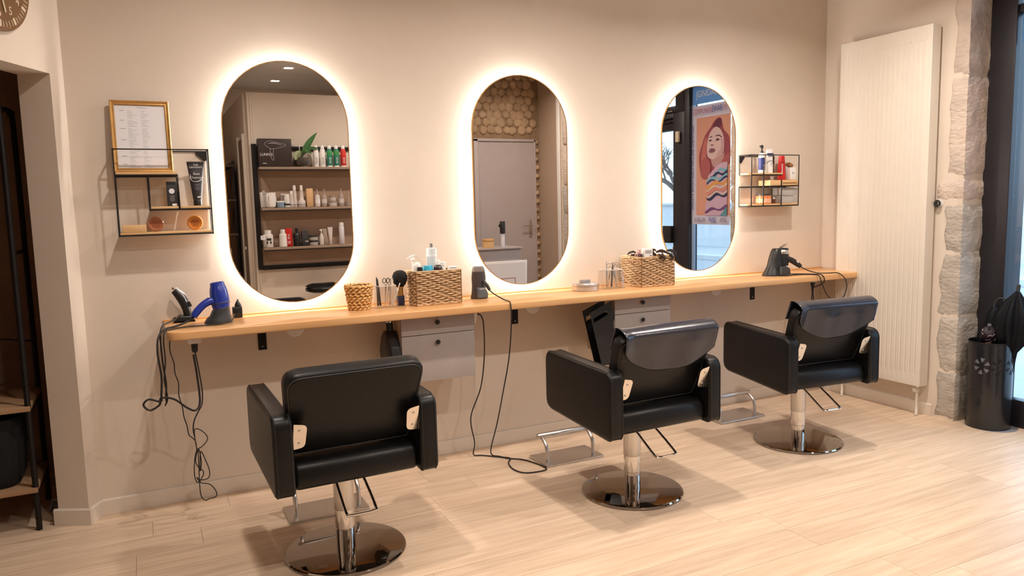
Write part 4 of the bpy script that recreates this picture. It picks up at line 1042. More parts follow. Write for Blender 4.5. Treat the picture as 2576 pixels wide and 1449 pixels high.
tool_holder('clear acrylic holder with scissors left of the basket of claw clips', 2.752, -0.160, 0.150, 0.100, 0.112, [(-0.030, 0, -3, 0.155, CLP), (-0.016, .006, 4, 0.150, SCI), (0.002, 0, 2, 0.140, CLB), (0.012, 0.004, 6, 0.155, SCI), (0.034, -0.008, -12, 0.140, CLP)])

# neck brush
t = thing('neck_brush', 'round black powder brush standing on its navy handle', 'brush', (1.452, -0.135, CZ))
h = G(); h.prism(rrect(0.036, 0.030, 0.004, 3), 0, 0.052, XY, 0.002, 2); h.obj('handle', mat('navy_rubber', (0.02, 0.025, 0.06), 0.5, var=0.08), t)
h = G(); h.lathe([(0.0165, 0.0525), (0.0165, 0.092), (0.020, 0.096), (0.020, 0.099)], (0, 0, 0), 20); h.obj('ferrule', mat('brass', (0.62, 0.38, 0.14), 0.25, 0.9, var=0.06), t)
h = G(); h.lathe([(0.018, 0.0975), (0.034, 0.112), (0.043, 0.135), (0.043, 0.155), (0.034, 0.174), (0.018, 0.183), (0, 0.185)], (0, 0, 0), 32, sx=0.92, sy=.8); h.obj('bristles', mat('black_bristle', (0.006, 0.006, 0.007), 0.9, var=0.3, vscale=40, stretch=(8, 8, 1), bump=0.6, bscale=90), t)
h = G()
rng = random.Random(2)
for k in range(160):
    a = rng.uniform(0, 2 * PI); e = rng.uniform(.1, 1); r_ = 0.040 * e
    h.cyl((r_ * .8 * math.cos(a), r_ * .7 * math.sin(a), 0.150), (r_ * .95 * math.cos(a), r_ * .85 * math.sin(a), 0.186 - 0.026 * e * e), 0.0006, 0.0003, 3)
stuff(h.obj('bristle_tips', MATS['black_bristle'], t))

# contents of the left basket
bz = CZ + 0.010
prod('spray_bottle', 'clear water bottle with grey cap rising from the left basket', 'bottle', (1.633, -0.132, bz), [(0.026, 0), (0.028, .002), (0.028, .272), (0.026, .280), (0.010, .285), (0, .285)], mat('pale_blue_plastic', (0.62, 0.68, 0.70), 0.2, var=0.03, alpha=0.75), [(0.008, .2855), (0.0085, .286), (0.0085, .306), (0, .307)], mat('grey_cap', (0.20, 0.18, 0.16), 0.4, var=0.05), (0.238, 0.250, 0.028), M_white)
prod('pump_bottle', 'dark glass bottle with white square cap in the left basket', 'bottle', (1.642, -0.202, bz), [(0.023, 0), (0.025, .003), (0.025, .176), (0.022, .188), (0.013, .196), (0, .196)], mat('dark_amber_glass', (0.03, 0.012, 0.010), 0.12, var=0.2, coat=0.5), [(0.012, .1965), (0.0125, .197), (0.0125, .218), (0.010, .222), (0, .222)], M_white)
prod('gel_tub', 'turquoise gel bottle lying in the left basket beside the dark bottle', 'bottle', (1.585, -0.196, bz), [(0.026, 0), (0.028, .004), (0.028, .184), (0.025, .196), (0, .198)], mat('turquoise_gel', (0.06, 0.48, 0.72), 0.15, var=0.08, coat=.5))
def tr_(t):
    h = G(); h.lathe([(0.004, .168), (0.004, .222), (0.011, .224), (0.009, .232), (0, .233)], (0, 0, 0), 12); h.obj('pump', M_white, t)
    h = G(); h.tube([(0.016, 0, .246), (-0.006, 0, .243), (-0.034, -0.004, .229)], [0.003, 0.004, 0.002], 8, 4); h.obj('nozzle', M_white, t)
    h = G(); h.tube([(0.0, 0, .230), (0.002, 0, .243)], 0.004, 8, 2); h.obj('stem', M_white, t)
prod('pump_bottle', 'white pump bottle with bent nozzle at the left end of the basket', 'bottle', (1.530, -0.122, bz), [(0.022, 0), (0.024, .003), (0.024, .150), (0.014, .168), (0, .168)], M_white, extra=tr_)
prod('cotton_ball', 'fluffy white pad resting among the bottles of the left basket', 'pad', (1.538, -0.168, bz), [(0.010, 0), (0.018, .02), (0.019, .16), (0.021, .190), (0.018, .204), (0.010, .213), (0, .214)], mat('cotton', (0.80, 0.78, 0.76), 0.95, var=0.05, bump=0.5, bscale=120))
prod('small_jar', 'cream coloured jar in the left basket behind the dark bottle', 'jar', (1.683, -0.150, bz), [(0.018, 0), (0.020, .002), (0.020, .180), (0.018, .186), (0, .186)], mat('cream_card', (0.74, 0.70, 0.62), 0.5, var=0.03), [(0.0185, .1865), (0.020, .187), (0.020, .205), (0.018, .207), (0, .207)], M_white)
prod('small_jar', 'black capped bottle leaning at the front left of the left basket', 'bottle', (1.536, -0.212, bz), [(0.012, 0), (0.013, .002), (0.013, .160), (0, .162)], mat('olive_plastic', (0.16, 0.16, 0.12), 0.3, var=0.1), [(0.0125, .1625), (0.014, .163), (0.014, .190), (0, .192)], M_black)
t = thing('card_box', 'white card box at the right end of the left basket', 'box', (1.727, -0.190, bz))
h = G(); h.box((0, 0, 0.092), (0.046, 0.030, 0.184), 0.001); h.obj('carton', M_white, t)
h = G(); h.box((0, -0.0153, 0.176), (0.036, 0.0005, 0.004)); h.obj('printed_band', M_ink, t, smooth=False)
# contents of the right basket
prod('pump_bottle', 'dark red bottle with pink cap in the right basket', 'bottle', (2.946, -0.175, bz), [(0.022, 0), (0.024, .002), (0.024, .172), (0.018, .186), (0, .188)], mat('dark_red_glass', (0.07, 0.010, 0.012), 0.12, var=0.2, coat=.5), [(0.009, .1885), (0.010, .189), (0.010, .212), (0, .214)], mat('pink_cap', (0.62, 0.36, 0.36), 0.35, var=0.04))
t = thing('card_box', 'white printed card box sticking out of the right basket', 'box', (3.005, -0.175, bz), R(-4))
h = G(); h.box((0, 0, 0.108), (0.060, 0.028, 0.216), 0.001); h.obj('carton', M_white, t)
h = G(); h.box((0.0, -0.0143, 0.196), (0.046, 0.0005, 0.020)); h.obj('printed_panel', M_silver, t, smooth=False)
h = G(); h.box((0.016, -0.0143, 0.172), (0.012, 0.0005, 0.010)); h.obj('printed_mark', M_ink, t, smooth=False)
M_claw = mat('brown_claw_plastic', (0.035, 0.014, 0.010), 0.3, var=0.15)
def claw(label, loc, rz, ry, m, s=1.0):
    t = thing('claw_clip', label, 'clip', loc, rz, 'dark claw clips on the basket rims')
    t.rotation_euler = (R(8), R(ry), rz); t.scale = (s, s, s)
    h = G(); h.tube([(-0.040, 0, 0.010), (-0.015, 0, 0.020), (0.012, 0, 0.016), (0.032, 0, 0.004)], [0.005, 0.009, 0.008, 0.003], 8, 4); h.obj('upper_jaw', m, t)
    h = G(); h.tube([(-0.030, -0.006, 0.002), (-0.006, -0.010, -0.006), (0.010, -0.010, -0.018), (0.002, -0.010, -0.034)], [0.004, 0.008, 0.007, 0.003], 8, 4); h.obj('lower_jaw', m, t)
    h = G(); h.tube([(0.0, -0.002, 0.006), (-0.010, -0.002, -0.012), (-0.012, -0.002, -0.028)], [0.006, 0.005, 0.002], 8, 4); h.obj('tooth', m, t)
    h = G(); h.cyl((-0.006, -0.012, 0.008), (-0.006, 0.008, 0.008), 0.004, None, 8); h.obj('spring', M_satin, t)
claw('dark brown claw clip hooked on the front rim of the right basket', (3.056, -0.260, CZ + 0.190), R(-8), 6, M_claw, 1.15)
claw('black claw clip at the right corner of the right basket', (3.128, -0.256, CZ + 0.188), R(-14), 22, M_black, 1.0)
claw('brown claw clip at the left rim of the right basket', (2.905, -0.150, CZ + 0.192), R(120), 10, M_claw, 0.8)
claw('small dark claw clip between the card box and the brown clip', (3.058, -0.165, CZ + 0.200), R(15), -8, M_claw, 0.85)
# trimmer on stand between the mirrors
t = thing('hair_clipper', 'dark grey cordless clipper in its charging stand by the middle mirror', 'clipper', (1.912, -0.110, CZ))
M_dgrey = mat('dark_grey_plastic', (0.055, 0.045, 0.042), 0.35, var=0.08)
h = G(); prev = None
for z, wx, wy in ((0, .048, .040), (0.004, .049, .041), (0.03, .043, .034), (0.07, .040, .026), (0.115, .042, .024), (0.15, .038, .023), (0.172, .030, .020), (0.176, .024, .015)):
    cur = h.ring([(wx * math.cos(2 * PI * k / 28), wy * math.sin(2 * PI * k / 28), z) for k in range(28)])
    if prev: h.skin(prev, cur)
    else: h.cap(cur[::-1])
    prev = cur
h.cap(prev); h.obj('body', M_dgrey, t)
h = G(); h.lathe([(0.0375, 0.148), (0.0385, 0.150), (0.031, 0.1735), (0.024, 0.1775), (0, 0.1775)], (0, 0, 0), 28, sx=1.02, sy=.64); h.obj('cap_ring', mat('grey_plastic', (0.22, 0.20, 0.19), 0.35, var=0.04), t)
h = G(); h.prism(rpoly([(-0.026, 0.004), (0.036, 0.004), (0.036, 0.030), (0.018, 0.062), (-0.026, 0.062)], [.004, .004, .01, .01, .004], 4), -0.046, -0.024, XZ, 0.004, 2); h.obj('front_panel', mat('slate_plastic', (0.10, 0.12, 0.14), 0.3, var=0.08), t)
h = G()
for k in range(4): h.box((-0.012 + k * 0.010, -0.0465, 0.055), (0.006, 0.002, 0.004))
stuff(h.obj('display_marks', M_w, t, smooth=False))
h = G(); h.tube([(0.014, -0.028, 0.100), (0.030, -0.044, 0.072), (0.042, -0.052, 0.046)], [0.007, 0.010, 0.008], 10, 4); h.obj('plug', M_charcoal, t)
cord(t, [(1.954, -0.162, 0.934), (1.966, -0.20, 0.915), (1.972, -0.30, 0.897), (1.968, -0.380, 0.893), (1.964, -0.400, 0.870), (1.965, -0.402, 0.80), (1.962, -0.37, 0.60), (1.956, -0.30, 0.40), (1.940, -0.24, 0.20), (1.925, -0.19, 0.06), (1.930, -0.185, 0.012), (1.965, -0.215, 0.0052), (2.00, -0.275, 0.0052), (2.055, -0.330, 0.0052), (2.092, -0.440, 0.0052), (2.094, -0.520, 0.0052), (2.03, -0.530, 0.0052), (1.962, -0.505, 0.0052), (1.940, -0.425, 0.0052), (1.962, -0.330, 0.0052), (1.995, -0.285, 0.010), (1.960, -0.225, 0.006), (1.885, -0.150, 0.006), (1.842, -0.130, 0.012), (1.838, -0.16, 0.09), (1.803, -0.20, 0.25), (1.850, -0.24, 0.42), (1.872, -0.25, 0.60), (1.868, -0.26, 0.76), (1.852, -0.265, 0.815), (1.826, -0.27, 0.826)], 0.0034)
t = thing('wall_socket', 'white half round socket box beside the left cabinet with a black lead', 'socket', (1.806, -0.27, 0.849))
h = G(); h.prism([(-0.006, -0.075), (0.002, -0.066), (0.011, -0.045), (0.014, -0.020), (0.014, -0.0006), (-0.006, -0.0006)], -0.022, 0.022, XZ, 0.002, 2); h.obj('box', M_white, t)
h = G(); h.tube([(0.014, 0, -0.018), (0.030, 0, -0.021)], [0.008, 0.005], 10, 2); h.obj('plug', M_black, t)
# wax tin
t = thing('metal_tin', 'round silver tin with a handled lid left of the second holder', 'tin', (2.578, -0.150, CZ))
h = G(); h.lathe([(0.077, 0), (0.079, .002), (0.079, .026), (0.077, .028)], (0, 0, 0), 40); h.obj('body', mat('pale_aluminium', (0.66, 0.62, 0.60), 0.32, 0.75, var=0.03), t)
h = G(); h.lathe([(0.0795, .0285), (0.081, .029), (0.081, .040), (0.078, .044), (0, .044)], (0, 0, 0), 40); h.obj('lid', MATS['pale_aluminium'], t)
h = G(); h.prism(rpoly([(-0.036, .0442), (0.026, .0442), (0.031, .062), (-0.036, .062)], .003, 3), -0.012, 0.012, XZ, 0.003, 2); h.obj('lid_handle', mat('grey_aluminium', (0.42, 0.39, 0.38), 0.35, 0.6, var=0.05), t)
# black dryer at the right end
t = thing('hair_dryer', 'black hair dryer in a tall stand at the right end of the worktop', 'dryer', (4.020, -0.205, CZ))
h = G(); prev = None
for z, wx, wy, ox in ((0, .092, .065, 0), (0.005, .092, .065, 0), (0.02, .080, .056, -.002), (0.06, .062, .045, .004), (0.11, .055, .04, .010), (0.15, .046, .036, .016), (0.172, .036, .03, .018), (0.178, .028, .024, .018)):
    cur = h.ring([(ox + wx * math.cos(2 * PI * k / 32), wy * math.sin(2 * PI * k / 32), z) for k in range(32)])
    if prev: h.skin(prev, cur)
    else: h.cap(cur[::-1])
    prev = cur
h.cap(prev); h.obj('stand', M_black, t)
h = G(); h.lathe([(0.030, 0), (0.036, .004), (0.038, .05), (0.034, .09), (0.031, .115), (0.027, .118), (0, .110)], (0.050, -0.022, 0.062), 28, (0.05, 0, 1)); h.obj('barrel', M_black, t)
h = G(); h.lathe([(0.0345, .078), (0.0355, .080), (0.0335, .104), (0.032, .106)], (0.050, -0.022, 0.062), 28, (0.05, 0, 1)); h.obj('grille_ring', M_satin, t)
h = G(); h.tube([(0.020, -0.03, 0.186), (0.060, -0.03, 0.200), (0.085, -0.03, 0.206)], [0.006, 0.008, 0.003], 8, 4); h.obj('nozzle_blade', M_satin, t)
h = G(); h.prism(rpoly([(-0.020, 0.004), (0.070, 0.004), (0.060, 0.05), (0.02, 0.066), (-0.012, 0.06)], .008, 4), -0.078, -0.05, XZ, 0.005, 2); h.obj('front_cradle', M_charcoal, t)
h = G(); h.tube([(0.050, -0.045, 0.115), (0.090, -0.060, 0.098), (0.125, -0.072, 0.074), (0.150, -0.080, 0.056)], [0.018, 0.019, 0.018, 0.014], 12, 5); h.obj('handle', M_black, t)
h = G(); h.box((0.115, -0.088, 0.088), (0.022, 0.004, 0.008), 0.0015, Matrix.Rotation(R(35), 3, 'Y')); h.obj('switch', M_w, t)
h = G(); h.prism([(0.085, 0.066), (0.100, 0.060), (0.086, 0.052)], -0.0815, -0.079, XZ); h.obj('printed_mark', M_w, t, smooth=False)
cord(t, [(4.168, -0.285, 0.944), (4.205, -0.31, 0.920), (4.24, -0.335, 0.905), (4.285, -0.345, 0.897), (4.35, -0.360, 0.895), (4.405, -0.395, 0.893), (4.428, -0.43, 0.85), (4.432, -0.435, 0.79), (4.40, -0.435, 0.735), (4.34, -0.430, 0.715), (4.27, -0.425, 0.755), (4.22, -0.42, 0.84), (4.205, -0.41, 0.888), (4.195, -0.375, 0.895), (4.165, -0.33, 0.895), (4.115, -0.305, 0.894), (4.05, -0.300, 0.893), (4.00, -0.285, 0.893)], 0.0034)
t = thing('power_plug', 'black plug with two leads hanging under the worktop right end', 'plug', (4.27, -0.300, 0.848))
h = G(); h.prism([(-0.030, -0.0006), (0.030, -0.0006), (0.024, -0.012), (-0.024, -0.012)][::-1], -0.02, 0.02, XZ, 0.002, 2); h.obj('socket_block', M_white, t)
h = G(); h.lathe([(0.006, -0.085), (0.008, -0.05), (0.015, -0.022), (0.017, -0.0125)], (0, 0, 0), 14); h.obj('plug_body', M_black, t)
cord(t, [(4.268, -0.30, 0.768), (4.262, -0.30, 0.70), (4.252, -0.29, 0.60), (4.250, -0.27, 0.45), (4.27, -0.2, 0.25), (4.30, -0.12, 0.02)], 0.0034); cord(t, [(4.272, -0.30, 0.768), (4.282, -0.30, 0.70), (4.296, -0.29, 0.60), (4.305, -0.27, 0.45), (4.32, -0.2, 0.25), (4.34, -0.12, 0.02)], 0.0034)
cord(t, [(4.115, -0.240, 0.894), (4.17, -0.270, 0.894), (4.225, -0.320, 0.894), (4.25, -0.380, 0.893), (4.258, -0.402, 0.875), (4.262, -0.400, 0.845), (4.265, -0.36, 0.82), (4.268, -0.31, 0.800)], 0.0034)

# things hung on the cabinet sides
t = thing('hanging_flask', 'black bottle shaped pouch hanging on the left side of the left cabinet', 'pouch', (1.3945, -0.205, 0))
h = G(); h.prism(rpoly([(0.075, 0.56), (0.105, 0.66), (0.070, 0.735), (0.030, 0.768), (0.014, 0.775), (-0.014, 0.775), (-0.030, 0.768), (-0.085, 0.70), (-0.105, 0.62), (-0.100, 0.56)], .015, 3), -0.060, -0.001, YZ, 0.012, 3); h.obj('pouch', M_black, t)
h = G(); h.lathe([(0.018, 0.770), (0.018, 0.815), (0.015, 0.818), (0, 0.818)], (-0.030, 0, 0), 16); h.obj('neck', M_black, t)
h = G(); h.lathe([(0.0185, 0.817), (0.019, 0.818), (0.019, 0.824), (0.016, 0.826), (0, 0.826)], (-0.030, 0, 0), 16); h.obj('collar', M_plate, t)
t = thing('magazine_holder', 'black slanted magazine holder with slot handle on the right cabinet side', 'holder', (2.682, -0.150, 0))
# tall flat case leaning out from the cabinet side
sl = [(-0.215, 0.812), (0.060, 0.735), (0.155, 0.50), (0.060, 0.405), (-0.195, 0.53)]
h = G()
A0, B0, C0, D0 = (-0.190, 0.787), (-0.010, 0.842), (0.0, 0.455), (-0.10, 0.455)
def case(w0, w1, nm, yoff):
    h = G(); out = [(-0.178, 0.780), (-0.030, 0.838), (-0.002, 0.60), (-0.002, 0.455), (-0.105, 0.465)]
    return out
o1 = [(-0.172, 0.778), (-0.022, 0.836), (-0.003, 0.46), (-0.093, 0.466)]
def ring_face(h, y):
    return h.ring([(u, y, v) for u, v in o1])
slot = [(-0.150, 0.742), (-0.055, 0.782), (-0.051, 0.758), (-0.146, 0.717)]
for nm, y0 in (('front_board', -0.150), ('rear_board', -0.070)):
    h = G()
    for y in (y0, y0 - 0.004):
        a = h.ring([(u, y, v) for u, v in [o1[0], o1[1], o1[2], o1[3]]]); b = h.ring([(u, y, v) for u, v in slot]); 
        for i in range(4): h.bm.faces.new((a[i], a[(i + 1) % 4], b[(i + 1) % 4], b[i]))
        if y == y0: a0, b0 = a, b
    h.skin(a0, a); h.skin(b0, b); h.obj(nm, M_black, t, smooth=False)
h = G(); h.box((-0.045, -0.112, 0.467), (0.090, 0.085, 0.006)); h.obj('base_board', M_black, t, smooth=False)
h = G(); h.prism([(-0.020, 0.76), (-0.002, 0.755), (-0.002, 0.47), (-0.008, 0.47)], -0.150, -0.070, XZ); h.obj('side_board', M_black, t, smooth=False)
h = G(); h.tube([(-0.012, -0.156, 0.72), (-0.004, -0.156, 0.60)], 0.0018, 6, 1); h.obj('edge_trim', M_plate, t)

# ------------------------------------------------------------------ umbrella bin by the window
t = thing('umbrella_bin', 'glossy black cylindrical umbrella bin with cut-out leaf pattern by the window', 'bin', (4.775, -1.19, 0))
M_bin = mat('gloss_black_enamel', (0.010, 0.011, 0.014), 0.22, var=0.1, coat=0.4)
h = G(); BR = 0.118
h.lathe([(BR - .004, 0.0), (BR, 0.004), (BR, 0.52), (BR - .001, 0.523), (BR - .004, 0.52), (BR - .004, 0.01), (0, 0.01)], (0, 0, 0), 48); h.obj('cylinder', M_bin, t)
h = G(); h.tube([(BR * math.cos(k * PI / 24), BR * math.sin(k * PI / 24), 0.522) for k in range(48)], 0.003, 6, 1, closed=True); h.obj('rim', M_blackmetal, t)
M_cut = mat('grey_cutout', (0.12, 0.12, 0.14), 0.4, var=0.1)
for a0 in (190, 232, 274, 316):
    for k in range(6):
        aa = k * PI / 3 + .4; c_a = R(a0) + 0.030 / BR * math.cos(aa); c_z = 0.385 + 0.033 * math.sin(aa) * 1.1
        h = G()
        pts = [(-0.018 * math.cos(aa), -0.018 * math.sin(aa)), (0.012 * math.cos(aa) - 0.013 * math.sin(aa), 0.012 * math.sin(aa) + 0.013 * math.cos(aa)), (0.012 * math.cos(aa) + 0.013 * math.sin(aa), 0.012 * math.sin(aa) - 0.013 * math.cos(aa))]
        f = lambda u, v, w: ((BR + w) * math.cos(c_a + u / BR), (BR + w) * math.sin(c_a + u / BR), c_z + v)
        h.prism(rpoly(pts, 0.003, 2), -0.001, 0.0012, f); h.obj('leaf_cutout', M_cut if a0 < 200 or a0 > 300 else M_blackmetal, t, smooth=False)
t = thing('bin_mat', 'grey flat foot plate under the umbrella bin', 'mat', (4.79, -1.215, 0))
h = G(); h.lathe([(0.128, 0.0004), (0.128, 0.0008), (0, 0.0008)], (0, 0, 0), 40); h.obj('disc', mat('grey_rubber', (0.22, 0.22, 0.24), 0.6, var=0.05), t)
M_umb = mat('black_nylon', (0.004, 0.005, 0.008), 0.6, var=0.15, bump=0.3, bscale=20, spec=0.2)
t = thing('folded_umbrella', 'large black folded umbrella standing in the bin against the window', 'umbrella', (4.800, -1.235, 0.02))
t.rotation_euler = (R(5), R(1), 0)
h = G(); prev = None
for z, r_ in ((0.05, .012), (0.12, .030), (0.35, .036), (0.50, .040), (0.56, .070), (0.64, .100), (0.74, .096), (0.82, .062), (0.87, .030), (0.90, .012)):
    cur = h.ring([((r_ * (1 + .22 * math.cos(8 * 2 * PI * k / 64 + z * 6))) * math.cos(2 * PI * k / 64), (r_ * (1 + .22 * math.cos(8 * 2 * PI * k / 64 + z * 6))) * math.sin(2 * PI * k / 64), z) for k in range(64)])
    if prev: h.skin(prev, cur)
    else: h.cap(cur[::-1])
    prev = cur
h.cap(prev); h.obj('canopy', M_umb, t, ang=80)
h = G(); h.tube([(0, 0, 0.04), (0, 0, 0.5), (0, 0, 0.90)], 0.005, 8, 2); h.obj('shaft', M_satin, t)
h = G(); h.lathe([(0.007, 0.885), (0.011, 0.90), (0.011, 0.94), (0.008, 0.948), (0, 0.949)], (0, 0, 0), 14); h.obj('handle', M_charcoal, t); t.scale = (.9, .9, .9)
t = thing('folded_umbrella', 'short black folded umbrella with pale curved handle, left in the bin', 'umbrella', (4.830, -1.135, 0.02))
t.rotation_euler = (R(2), R(1), 0)
h = G(); h.lathe([(0.012, 0.05), (0.025, 0.15), (0.035, 0.45), (0.045, 0.58), (0.035, 0.66), (0.010, 0.70)], (0, 0, 0), 20); h.obj('canopy', M_umb, t)
h = G(); h.tube([(0, 0, 0.66), (0.0, 0.002, 0.72), (0.0, -0.020, 0.752), (0.0, -0.055, 0.756), (0.0, -0.085, 0.745)], 0.0055, 8, 5); h.obj('curved_handle', M_charcoal, t)
t = thing('folded_umbrella', 'compact dark patterned umbrella lying on top of the bin', 'umbrella', (4.735, -1.195, 0.555))
t.rotation_euler = (R(10), R(-48), R(20))
M_pat = mat('patterned_nylon', (0.02, 0.012, 0.022), 0.5, var=0.2)
h = G(); h.lathe([(0.012, -0.075), (0.034, -0.068), (0.042, -0.03), (0.040, 0.03), (0.030, 0.066), (0.012, 0.076)], (0, 0, 0), 24); h.obj('roll', M_pat, t)
h = G(); rng = random.Random(8)
for k in range(26):
    z = rng.uniform(-.062, .058); a = rng.uniform(0, 2 * PI); r_ = 0.0425 - 0.012 * abs(z) / .07
    h.tube([(r_ * math.cos(a + j * .22), r_ * math.sin(a + j * .22), z + 0.004 * j) for j in range(4)], 0.0016, 4, 1)
stuff(h.obj('printed_stripes', mat('lilac_print', (0.62, 0.55, 0.60), 0.5, var=0.05), t))
h = G(); h.lathe([(0.004, .0), (0.019, .002), (0.016, .006), (0, .007)], (-0.034, -0.010, -0.01), 3, (-1, -.25, .1)); h.obj('printed_leaf', mat('salmon_print', (0.70, 0.36, 0.26), 0.5, var=0.05), t, smooth=False)
h = G(); h.cyl((0, 0, 0.075), (0, 0, 0.115), 0.008, 0.006, 10); h.lathe([(0.006, .112), (0.011, .118), (0.011, .126), (0, .13)], (0, 0, 0), 12); h.obj('handle', M_charcoal, t)

# ------------------------------------------------------------------ the rear of the room, seen in the mirrors
# grey door in the rear wall
d1 = struct(G().box((3.92, -3.727, 1.035), (0.69, 0.012, 2.07)).obj('door_1', M_doorgrey, smooth=False))
for x0, x1, z0, z1 in ((3.53, 3.58, 0, 2.10), (4.262, 4.282, 0, 2.10), (3.53, 4.282, 2.075, 2.105)):
    G().box(((x0 + x1) / 2, -3.722, (z0 + z1) / 2), (x1 - x0, 0.026, z1 - z0), 0.003).obj('door_frame', M_doorgrey, d1)
hh = G().box((4.20, -3.7185, 1.115), (0.034, 0.006, 0.20), 0.010).obj('lock_plate', M_satin, d1)
G().tube([(4.20, -3.716, 1.150), (4.20, -3.680, 1.150), (4.185, -3.672, 1.150), (4.09, -3.672, 1.150)], 0.008, 10, 5).obj('lever', M_satin, hh)
G().box((4.20, -3.715, 1.06), (0.006, 0.004, 0.018), 0.001).obj('keyhole', M_black, hh)
bb('baseboard_partition', (2.99, -3.70, 0), (1.23, -3.70, 0), (0, 1, 0))
struct(G().box((1.262, -3.695, 1.245), (0.012, 0.012, 2.49), 0.003).obj('trim_2', M_base))
# reception desk with a jar, a spray bottle and a white picture leaning on its front
t = thing('reception_desk', 'mauve grey reception desk in front of the grey door, in the middle mirror', 'desk', (3.30, -3.10, 0))
G().box((0, -0.16, 0.47), (0.92, 0.32, 0.935), 0.004).obj('front', M_doorgrey, t)
G().box((0, -0.16, 0.948), (0.96, 0.36, 0.018), 0.004).obj('top', mat('desk_top', (0.40, 0.34, 0.32), 0.4, var=0.03), t)
prod('wood_jar', 'round wooden jar on the reception desk, in the middle mirror', 'jar', (3.42, -3.16, 0.9575), [(0.058, 0), (0.060, .002), (0.060, .066), (0.058, .068)], M_oak, [(0.0605, .069), (0.062, .070), (0.062, .088), (0.059, .092), (0, .092)], mat('oak_lid', (0.55, 0.30, 0.11), 0.45, var=0.1), n=28)
prod('spray_bottle', 'clear spray bottle with black cap on the reception desk, in the middle mirror', 'bottle', (3.585, -3.16, 0.9575), [(0.020, 0), (0.022, .002), (0.022, .125), (0.016, .140), (0, .141)], mat('milky_plastic', (0.66, 0.66, 0.72), 0.2, var=0.04), [(0.028, .142), (0.029, .143), (0.027, .262), (0.025, .265), (0, .266)], M_black, extra=lambda t: G().box((-0.034, 0.0, 0.222), (0.016, 0.012, 0.03), 0.003, Matrix.Rotation(R(20), 3, 'Y')).obj('trigger', M_black, t))
t = thing('leaning_picture', 'large white framed picture leaning on the reception desk, in the middle mirror', 'picture', (3.50, -3.03, 0.001)); t.rotation_euler = (R(4), 0, R(180))
G().box((0, 0, 0.415), (0.52, 0.018, 0.83), 0.003).obj('frame', M_white, t)
G().box((0, -0.0095, 0.415), (0.48, 0.003, 0.79)).obj('mount', M_paper, t, smooth=False)
h = G(); a = h.ring([(u, -0.0115, v) for u, v in [(-.13, .18), (.13, .18), (.13, .66), (-.13, .66)]]); b = h.ring([(u, -0.0115, v) for u, v in [(-.118, .192), (.118, .192), (.118, .648), (-.118, .648)]]); h.skin(a, b); h.obj('printed_border', mat('rose_print', (0.48, 0.32, 0.30), 0.5, var=0.03), t, smooth=False)
# side passage: brown door and dark rack in the left edge of the left mirror
d3 = struct(G().box((1.203, -4.06, 1.04), (0.010, 0.36, 2.08)).obj('door_3', mat('brown_door', (0.20, 0.13, 0.09), 0.5, var=0.06), smooth=False))
G().box((1.200, -3.86, 1.06), (0.03, 0.05, 2.12), 0.003).obj('door_frame', M_base, d3); G().box((1.200, -4.265, 1.06), (0.03, 0.05, 2.12), 0.003).obj('door_frame', M_base, d3)
G().lathe([(0.02, 0), (0.026, 0.02), (0.018, 0.04), (0, 0.045)], (1.197, -3.93, 1.03), 14, (-1, 0, 0)).obj('door_knob', M_satin, d3)
t = thing('display_rack', 'dark rack with jars in the passage, at the left edge of the left mirror', 'rack', (1.04, -4.90, 0))
for x in (-0.12, 0.12):
    for y in (-0.45, 0.45): G().box((x, y, 0.95), (0.025, 0.025, 1.90), 0.003).obj('post', M_blackmetal, t)
for z in (0.30, 0.75, 1.15, 1.50, 1.85): G().box((0, 0, z), (0.26, 0.93, 0.022), 0.002).obj('shelf_board', mat('dark_oak', (0.12, 0.075, 0.045), 0.5, var=0.15, vscale=6, stretch=(10, 1, 10)), t)
G().box((0.128, 0, 0.95), (0.006, 0.90, 1.9)).obj('back_board', M_dark, t, smooth=False)
def rackitem(nm, lab, cat, y, z, sz, m):
    t = thing(nm, lab, cat, (1.02, y, z)); G().box((0, 0, sz[2] / 2), sz, 0.008).obj('body', m, t); G().box((0, 0, sz[2] + 0.009), (sz[0] * .7, sz[1] * .7, 0.016), 0.004).obj('lid', M_black, t)
rackitem('orange_case', 'orange brown case on the passage rack, in the left mirror', 'case', -4.72, 1.162, (0.18, 0.30, 0.24), mat('rust_leather', (0.34, 0.11, 0.03), 0.5, var=0.1))
rackitem('glass_jar', 'large grey green glass jar on the passage rack, in the left mirror', 'jar', -4.78, 1.512, (0.16, 0.20, 0.26), mat('grey_green_glass', (0.14, 0.16, 0.15), 0.15, var=0.1))
rackitem('white_carton', 'white carton low on the passage rack, in the left mirror', 'box', -4.62, 0.762, (0.16, 0.24, 0.24), M_white)
rackitem('dark_hat_box', 'dark round edged box on top of the passage rack, in the left mirror', 'box', -4.85, 1.862, (0.18, 0.26, 0.10), M_wickd)

# black framed shelf unit with the hair products
t = thing('product_shelf', 'black framed wall shelf of hair products seen in the left mirror', 'shelf', (0, 0, 0))
for nm, c, s in (('upright', (1.265, -3.665, 1.42), (0.042, 0.05, 1.18)), ('upright', (2.43, -3.665, 1.42), (0.042, 0.05, 1.18)), ('top_rail', (1.85, -3.690, 1.975), (1.13, 0.018, 0.036)), ('bottom_rail', (1.85, -3.675, 0.846), (1.13, 0.03, 0.042))):
    G().box(c, s, 0.002).obj(nm, M_blackmetal, t)
G().box((1.848, -3.694, 1.325), (1.12, 0.010, 0.93)).obj('back_panel', mat('brown_panel', (0.36, 0.24, 0.165), 0.55, var=0.06, vscale=3, stretch=(1, 6, 6)), t, smooth=False)
M_taupe = mat('taupe_board', (0.30, 0.22, 0.16), 0.5, var=0.08, vscale=5, stretch=(1, 8, 8))
SHZ = (1.795, 1.415, 1.043)
